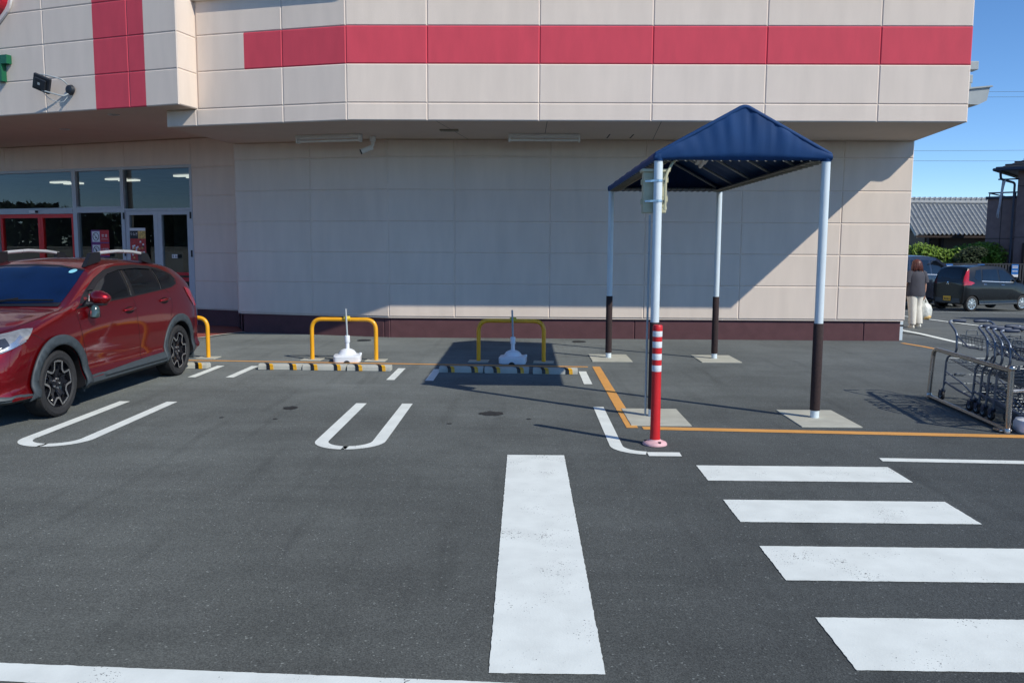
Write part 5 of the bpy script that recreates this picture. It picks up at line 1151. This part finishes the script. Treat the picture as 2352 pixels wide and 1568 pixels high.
ell(bm, [(0, -.02, 1.325, .10, .05), (0, -.02, 1.34, .125, .075), (0, -.01, 1.40, .125, .10), (0, .0, 1.46, .112, .105), (0, .015, 1.52, .098, .10), (0, .02, 1.565, .066, .07), (0, .02, 1.583, .02, .025)], 40, .06, 13)
for k in range(60):
    a = pi*1.0 + pi*random.random(); r0 = .115; tube(bm, [(r0*.92*cos(a), .01+.1*sin(a), 1.50), (r0*1.08*cos(a), -.005+.1*sin(a), 1.40), (r0*(1.0+.25*random.random())*cos(a), -.01+.085*sin(a), 1.30+.05*random.random())], [.008, .012, .003], 5)
mesh_obj('hair', bm, 'hair', pr, 60)
bm = B(); ell(bm, [(0, .0, .735, .215, .135), (0, -.0, .76, .222, .142), (0, -.005, .90, .20, .135), (0, -.01, 1.05, .185, .13), (0, -.01, 1.18, .185, .13), (0, -.005, 1.27, .175, .105), (0, .0, 1.315, .12, .075), (0, .005, 1.345, .072, .062)], 36, .045, 6, 2)
for s in (-1, 1): tube(bm, [(s*.12, 0, 1.29), (s*.165, -.005, 1.25), (s*.20, -.01, 1.15), (s*.215, -.012, 1.05)], [.06, .075, .075, .08], 14)
mesh_obj('t_shirt', bm, 'tshirt', pr, 60)
bm = B(); ell(bm, [(.09, -.055, .12, .078, .085), (.088, -.03, .28, .082, .085), (.085, .045, .48, .090, .092), (.08, .02, .70, .105, .12), (.05, 0, .84, .14, .13)], 22, .06, 5, 1)
ell(bm, [(-.065, -.05, .10, .078, .085), (-.068, -.045, .28, .082, .085), (-.07, -.02, .48, .092, .094), (-.075, -.0, .70, .108, .12), (-.05, 0, .84, .14, .13)], 22, .06, 5, 3)
mesh_obj('trousers', bm, 'trousers', pr, 60)
for x, y, z in ((.09, -.06, .035), (-.06, -.05, .0)):
    bm = B(); ell(bm, [(x, y+.05, z, .045, .125), (x, y+.05, z+.025, .048, .13), (x, y+.045, z+.05, .042, .11), (x, y+.0, z+.085, .036, .055)], 18); mesh_obj('shoe', bm, 'shoe', pr, 40)
    bm = B(); lathe(bm, [(.038, z+.07), (.037, z+.15)], c=(x, y, 0), n=12); mesh_obj('sock', bm, 'sock', pr, 40)
bm = B(); lathe(bm, [(.030, -.012), (.031, .012)], n=12, c=(.233, .035, .81)); mesh_obj('watch', bm, 'watch', pr, 40)
bg_ = thing('shopping_bag', 'full white translucent plastic shopping bag in the walking person right hand', 'bag', (9.26, WY+.07, gz(WY)), R(4))
bm = B(); ell(bm, [(.02, .0, .20, .04, .03), (.02, 0, .215, .11, .08), (.02, 0, .30, .15, .11), (.025, 0, .42, .155, .115), (.02, 0, .52, .12, .09), (0, 0, .58, .06, .05)], 30, .10, 7, 5)
mesh_obj('bag_body', bm, 'bag', bg_, 60)
bm = B()
for s in (-1, 1): tube(bm, [(.05*s+.01, 0, .56), (.025*s, 0, .64), (-.01+.01*s, .0, .70), (-.022, .0, .715)], [.03, .018, .010, .008], 8)
mesh_obj('handle', bm, 'bag', bg_, 60)
bm = B(); ell(bm, [(.04, -.03, .195, .05, .04), (.04, -.03, .215, .09, .075), (.05, -.03, .26, .10, .09), (.05, -.02, .30, .08, .07)], 20, .08, 5); mesh_obj('groceries', bm, 'bag_food', bg_, 60)

# ------------------------------------------------------------------ houses, hedge and fence beyond the lot
GB = -.5425
hs = thing('tiled_house', 'low tan house with silver grey ribbed tile roof behind the hedge', 'house', (25, 48, GB))
ho = Vector((25, 48, GB)); xl_, xr_ = 20.4, 30.5; ye, yr, zev, zri = 45.0, 47.4, 2.42, 4.22
bm = B(); box(bm, (21.2-25, 45.7-48, 0), (30-25, 49.2-48, zev-GB+.25)); pl_ = lambda a, b, c: Vector((a, b, c)); 
fr = lambda a, b, c: Vector((c, a, b)) - ho
prism(bm, [(45.75, zev+.2), (49.1, zev+.2), (yr, zri-.15)], fr, 21.2, 30); mesh_obj('wall', bm, 'house_wall', hs)
bm = B(); nr = 44
prof = []
for i in range(nr*6+1):
    t = i/(nr*6); x = xl_+(xr_-xl_)*t; ph = (i % 6)/6; prof.append((x, [.10, .055, .01, 0, .01, .055][i % 6]))
def slope(y0, z0, y1, z1, courses=11):
    rows = []
    for j in range(courses*2+1):
        t = (j//2 + (j % 2))/courses if False else j/(courses*2)
        lift = .028 if j % 2 == 0 else 0.0
        rows.append([bm.verts.new(Vector((x, y0+(y1-y0)*t, z0+(z1-z0)*t + h + lift)) - ho) for x, h in prof])
    for a, b in zip(rows, rows[1:]): ring_faces(bm, a, b, 0, False)
slope(ye, zev, yr, zri); slope(49.8, zev, yr, zri)
fr = lambda a, b, c: Vector((c, a, b)) - ho
for x in (xl_, xr_-.1): prism(bm, [(ye-.02, zev-.14), (ye-.02, zev+.05), (yr, zri+.06), (49.8, zev+.05), (49.8, zev-.14), (yr, zri-.12)], fr, x, x+.1)
rf = mesh_obj('roof', bm, 'tile_roof', hs, 50)
bm = B(); box(bm, (xl_-25, yr-.13-48, zri-GB), (xr_-25, yr+.13-48, zri-GB+.20)); mesh_obj('ridge_board', bm, 'ridge', rf)
bm = B(); box(bm, (xl_-25, yr-.16-48, zri-GB+.2), (xr_-25, yr+.16-48, zri-GB+.27), 0, .02)
for i in range(36): box(bm, (xl_-25+.28*i, yr-.18-48, zri-GB+.19), (xl_-25+.28*i+.05, yr+.18-48, zri-GB+.31))
mesh_obj('ridge_tiles', bm, 'ridge', rf)
bm = B(); box(bm, (xl_-25, ye-48-.03, zev-GB-.12), (xr_-25, ye-48+.05, zev-GB-.02)); mesh_obj('gutter', bm, 'timber', hs)
bm = B(); box(bm, (23.0-25, 45.66-48, .9), (26.2-25, 45.70-48, 2.3)); wd_ = mesh_obj('window', bm, 'house_glass', hs); bm = B(); box(bm, (22.9-25, 45.64-48, 2.3), (26.3-25, 45.71-48, 2.42)); box(bm, (24.55-25, 45.64-48, .9), (24.65-25, 45.71-48, 2.3)); mesh_obj('frame', bm, 'timber', wd_)
for x in (21.25, 21.9): 
    bm = B(); box(bm, (x-25, 45.3-48, 0), (x-25+.12, 45.62-48, zev-GB)); mesh_obj('post', bm, 'timber', hs)

dk = thing('dark_house', 'dark brown two storey house with tiled eave and balcony at the right', 'house', (20.85, 36.8, GB), R(-40))
bm = B(); box(bm, (0, 0, 0), (9, 7, 5.55)); mesh_obj('wall', bm, 'dark_wall', dk)
bm = B(); box(bm, (-1.15, .25, 0), (-.002, 6.5, 4.42)); bx = mesh_obj('balcony_wing', bm, 'dark_wall', dk)
bm = B(); box(bm, (-1.22, .15, 4.42), (-.003, 6.6, 4.52)); mesh_obj('coping', bm, 'gutter', bx)
bm = B(); 
for x in (-1.1, -.6, -.1): cyl(bm, (x, .3, 4.5), (x, .3, 4.68), .025, 6)
tube(bm, [(-1.13, .3, 4.68), (-.02, .3, 4.68)], .03, 8); tube(bm, [(-1.13, .3, 4.68), (-1.13, 6, 4.68)], .03, 8); mesh_obj('railing', bm, 'gutter', bx)
bm = B(); e = .75; v = [bm.verts.new(p) for p in ((-e, -e, 5.62), (9.7, -e, 5.62), (9.7, 7.7, 5.62), (-e, 7.7, 5.62), (3.2, 3.5, 7.4), (6.2, 3.5, 7.4))]
for f in ((0, 1, 5, 4), (1, 2, 5), (2, 3, 4, 5), (3, 0, 4), (3, 2, 1, 0)): bm.faces.new([v[i] for i in f])
rf = mesh_obj('roof', bm, 'dark_roof', dk)
bm = B()
for k in range(14):
    t = (k+.2)/14; y = -e + (3.5+e)*t; z = 5.62 + 1.78*t; x0 = -e+(3.2+e)*t; x1 = 9.7-(9.7-6.2)*t; box(bm, (x0, y-.04, z), (x1, y+.06, z+.055)); box(bm, (x0-.04, y, z), (x0+.06, 7.7-(7.7-3.5)*t, z+.055))
mesh_obj('tile_course', bm, 'dark_roof', rf)
bm = B(); tube(bm, [(9.75, -e-.03, 5.58), (-e-.03, -e-.03, 5.58), (-e-.03, 7.7, 5.58)], .065, 8); tube(bm, bend([(-.55, -.70, 5.56), (-.55, -.5, 5.2), (-.1, -.07, 5.05), (-.1, -.07, 0)], .1), .05, 8); mesh_obj('gutter', bm, 'gutter', dk, 50)
for z0, z1, x0, x1 in ((3.5, 5.05, .50, 2.3), (.6, 2.45, .42, 2.4)):
    bm = B(); box(bm, (x0, -.05, z0), (x1, -.005, z1)); wn_ = mesh_obj('window', bm, 'house_glass', dk)
    bm = B(); box(bm, (x0-.08, -.09, z0-.08), (x0, .0, z1+.08)); box(bm, (x1, -.09, z0-.08), (x1+.08, .0, z1+.08)); box(bm, (x0, -.09, z1), (x1, .0, z1+.08)); box(bm, (x0, -.09, z0-.08), (x1, .0, z0)); box(bm, ((x0+x1)/2-.03, -.08, z0), ((x0+x1)/2+.03, -.04, z1)); mesh_obj('frame', bm, 'timber', wn_)
bm = B()
for z in (2.75, 4.9): box(bm, (0.0, -.012, z), (9, -.002, z+.025))
for x in (.9, 2.3, 3.7): box(bm, (x, -.011, 0), (x+.02, -.001, 5.3))
for z in (2.7,): box(bm, (-1.15, .238, z), (0, .248, z+.025))
box(bm, (-.6, .239, 0), (-.58, .249, 4.4)); mesh_obj('siding_joint', bm, 'dark_gap', dk)
cd = thing('laundry_cloth', 'pale cloth hanging from a pole at the balcony of the dark house', 'cloth', (20.35, 36.75, 4.62))
bm = B(); G_ = []
for i in range(9):
    t = i/8; G_.append([bm.verts.new((-.04 - .38*s*(t*.55+.2) + .16*(1-s)*0 + .15*t - .15, .03*sin(7*t+4*s), -1.55*s - .05*sin(5*t))) for s in [k/12 for k in range(13)]])
for a, b in zip(G_, G_[1:]): ring_faces(bm, a, b, 0, False)
o = mesh_obj('cloth', bm, 'cloth', cd, 60); md = o.modifiers.new('t', 'SOLIDIFY'); md.thickness = .03
bm = B(); cyl(bm, (-.35, 0, .02), (.75, .05, .06), .03, 8); mesh_obj('hanging_pole', bm, 'gutter', cd, 40)

def leaf_cloud(bm, c, rad, n, size, box_=False, mi=0):
    for _ in range(n):
        while True:
            p = Vector((random.uniform(-1, 1), random.uniform(-1, 1), random.uniform(-1, 1)))
            if box_ or (p.length < 1 and (p.length > .55 or random.random() < .25)): break
        q = Vector((c[0]+p.x*rad[0], c[1]+p.y*rad[1], c[2]+p.z*rad[2])); s = size*random.uniform(.6, 1.3)
        u = Vector((random.gauss(0, 1), random.gauss(0, 1), random.gauss(0, 1))).normalized(); v = u.orthogonal().normalized()
        bm.faces.new([bm.verts.new(q + a) for a in (u*s, v*s*.55, -u*s, -v*s*.55)]).material_index = mi
def shrub(name, label, cat, loc, blobs, m, n, size, group=None):
    t = thing(name, label, cat, loc, 0, group); bm = B()
    for c, r in blobs: leaf_cloud(bm, c, r, int(n*r[0]*r[2]*4), size)
    mesh_obj('foliage', bm, m, t)
    bm = B()
    for c, r in blobs: tube(bm, [(c[0], c[1], -1.5), (c[0]+.05, c[1], c[2]-r[2]*.3), (c[0], c[1], c[2])], [.05, .04, .015], 6)
    mesh_obj('stem', bm, 'branch', t); return t
hb = [((x, random.uniform(-.2, .2), 1.75+.12*sin(x*2.1)+random.uniform(-.05, .05)), (.62, .6, .70)) for x in [-2.0+.5*i for i in range(12)]]
shrub('hedge', 'bright green leafy hedge between the tan house and the slat fence', 'hedge', (19.3, 37.6, GB), hb, 'leaf', 900, .075)
shrub('round_shrub', 'dark rounded shrub growing in front of the bright hedge', 'shrub', (18.85, 36.7, GB), [((0, 0, 1.72), (.55, .5, .52)), ((.35, 0, 2.12), (.50, .45, .28)), ((-.1, 0, 1.3), (.6, .5, .4))], 'leaf_dark', 1100, .06)
fn = thing('slat_fence', 'dark vertical slat fence along the back of the lot', 'fence', (22, 35.6, GB))
bm = B()
for i in range(150): box(bm, (-8+.12*i, -.02, .05), (-8+.12*i+.07, .02, 1.62))
o_ = mesh_obj('slats', bm, 'fence', fn); bm = B()
for z in (.3, 1.45): box(bm, (-8, .021, z), (10, .06, z+.07))
box(bm, (-8, -.03, 1.622), (10, .05, 1.67)); mesh_obj('fence_bar', bm, 'fence', fn)
bm = B()
for i in range(10): box(bm, (-8+2*i, .061, 0), (-8+2*i+.08, .14, 1.66))
mesh_obj('fence_post', bm, 'fence', fn)
for k, (x, lb) in enumerate(((17.55, 'blue notice board with white lower strip on the fence between the two dark cars'), (18.85, 'blue notice board on the fence above the roof of the small black car'), (20.25, 'blue notice board on the fence in front of the dark house'))):
    n_ = thing('notice_board', lb, 'notice board', (x, 35.52, GB+1.12), 0, 'blue notices on the fence')
    bm = B(); box(bm, (-.14, -.012, 0), (.14, .0, .52), 0); mesh_obj('board', bm, 'sign_blue', n_)
    bm = B(); box(bm, (-.139, -.016, -.12 if k == 0 else .001), (.139, -.013, .10)); mesh_obj('lower_strip', bm, 'sticker_white', n_)
    bm = B()
    for z in (.42, .36, .22):
        for i in range(5): box(bm, (-.11+.045*i, -.016, z), (-.075+.045*i, -.0125, z+.035))
    mesh_obj('lettering', bm, 'sticker_white', n_)
for k, (z0, z1, y) in enumerate(((15.2, 15.5, 70), (14.9, 15.0, 70), (10.6, 11.3, 72), (10.2, 10.1, 72))):
    bm = B(); P = [Vector((-40 + 140*i/20, y, z0 + (z1-z0)*i/20 - 1.2*(1-((i-10)/10)**2) + 1.2*(i in (0, 20))*0)) for i in range(21)]; tube(bm, P, .012, 5)
    tag(mesh_obj('power_line', bm, 'wire'), ['upper thin power line across the sky right of the store', 'second thin power line just under the upper one', 'third power line, above the tiled house ridge', 'lowest power line across the sky'][k], 'power line', 'power lines in the sky')
# things behind the camera that the glass and the car paint mirror
wl2 = thing('garden_wall', 'pale block wall across the street behind the photographer', 'wall', (-38, 4, 0))
bm = B(); box(bm, (-.1, -30, 0), (.1, 26, 1.5)); box(bm, (-.14, -30, 1.5), (.14, 26, 1.58)); mesh_obj('wall', bm, 'tile_wall', wl2)
bm = B()
for i in range(24): leaf_cloud(bm, (-40.5+random.uniform(-.8, .5), -30+i*2.5, 1.75+random.uniform(-.2, .3)), (.9, 1.6, random.uniform(1.7, 2.1)), 1500, .26, True)
for i in range(20): leaf_cloud(bm, (-40+i*4.2, -34+random.uniform(-2, 2), 1.6+random.uniform(-.4, .8)), (2.6, 2.0, 1.7), 600, .16)
tr = mesh_obj('street_trees', bm, 'leaf_dark'); tr['kind'] = 'stuff'; tag(tr, 'dark green belt of trees across the street behind the photographer', 'trees')
for k, (x, y) in enumerate(((-30, 9), (-33, 3))):
    up_ = thing('utility_pole', ['grey concrete utility pole with transformers mirrored in the entrance glass', 'grey concrete utility pole with two crossarms mirrored in the entrance glass'][k], 'utility pole', (x, y, 0), R(60), 'utility poles across the street')
    bm = B(); lathe(bm, [(.17, 0), (.10, 12)], n=14); mesh_obj('pole', bm, 'pole_grey', up_, 40)
    bm = B()
    for z in (10.6, 9.2): box(bm, (-.9, -.05, z), (.9, .05, z+.1)); [cyl(bm, (q, 0, z+.1), (q, 0, z+.3), .04, 8) for q in (-.8, -.3, .3, .8)]
    mesh_obj('crossarm', bm, 'pole_grey', up_)
    if k == 0:
        for s in (-1, 1): bm = B(); cyl(bm, (s*.45, 0, 7.6), (s*.45, 0, 8.6), .26, 14); mesh_obj('transformer', bm, 'pole_grey', up_, 40)
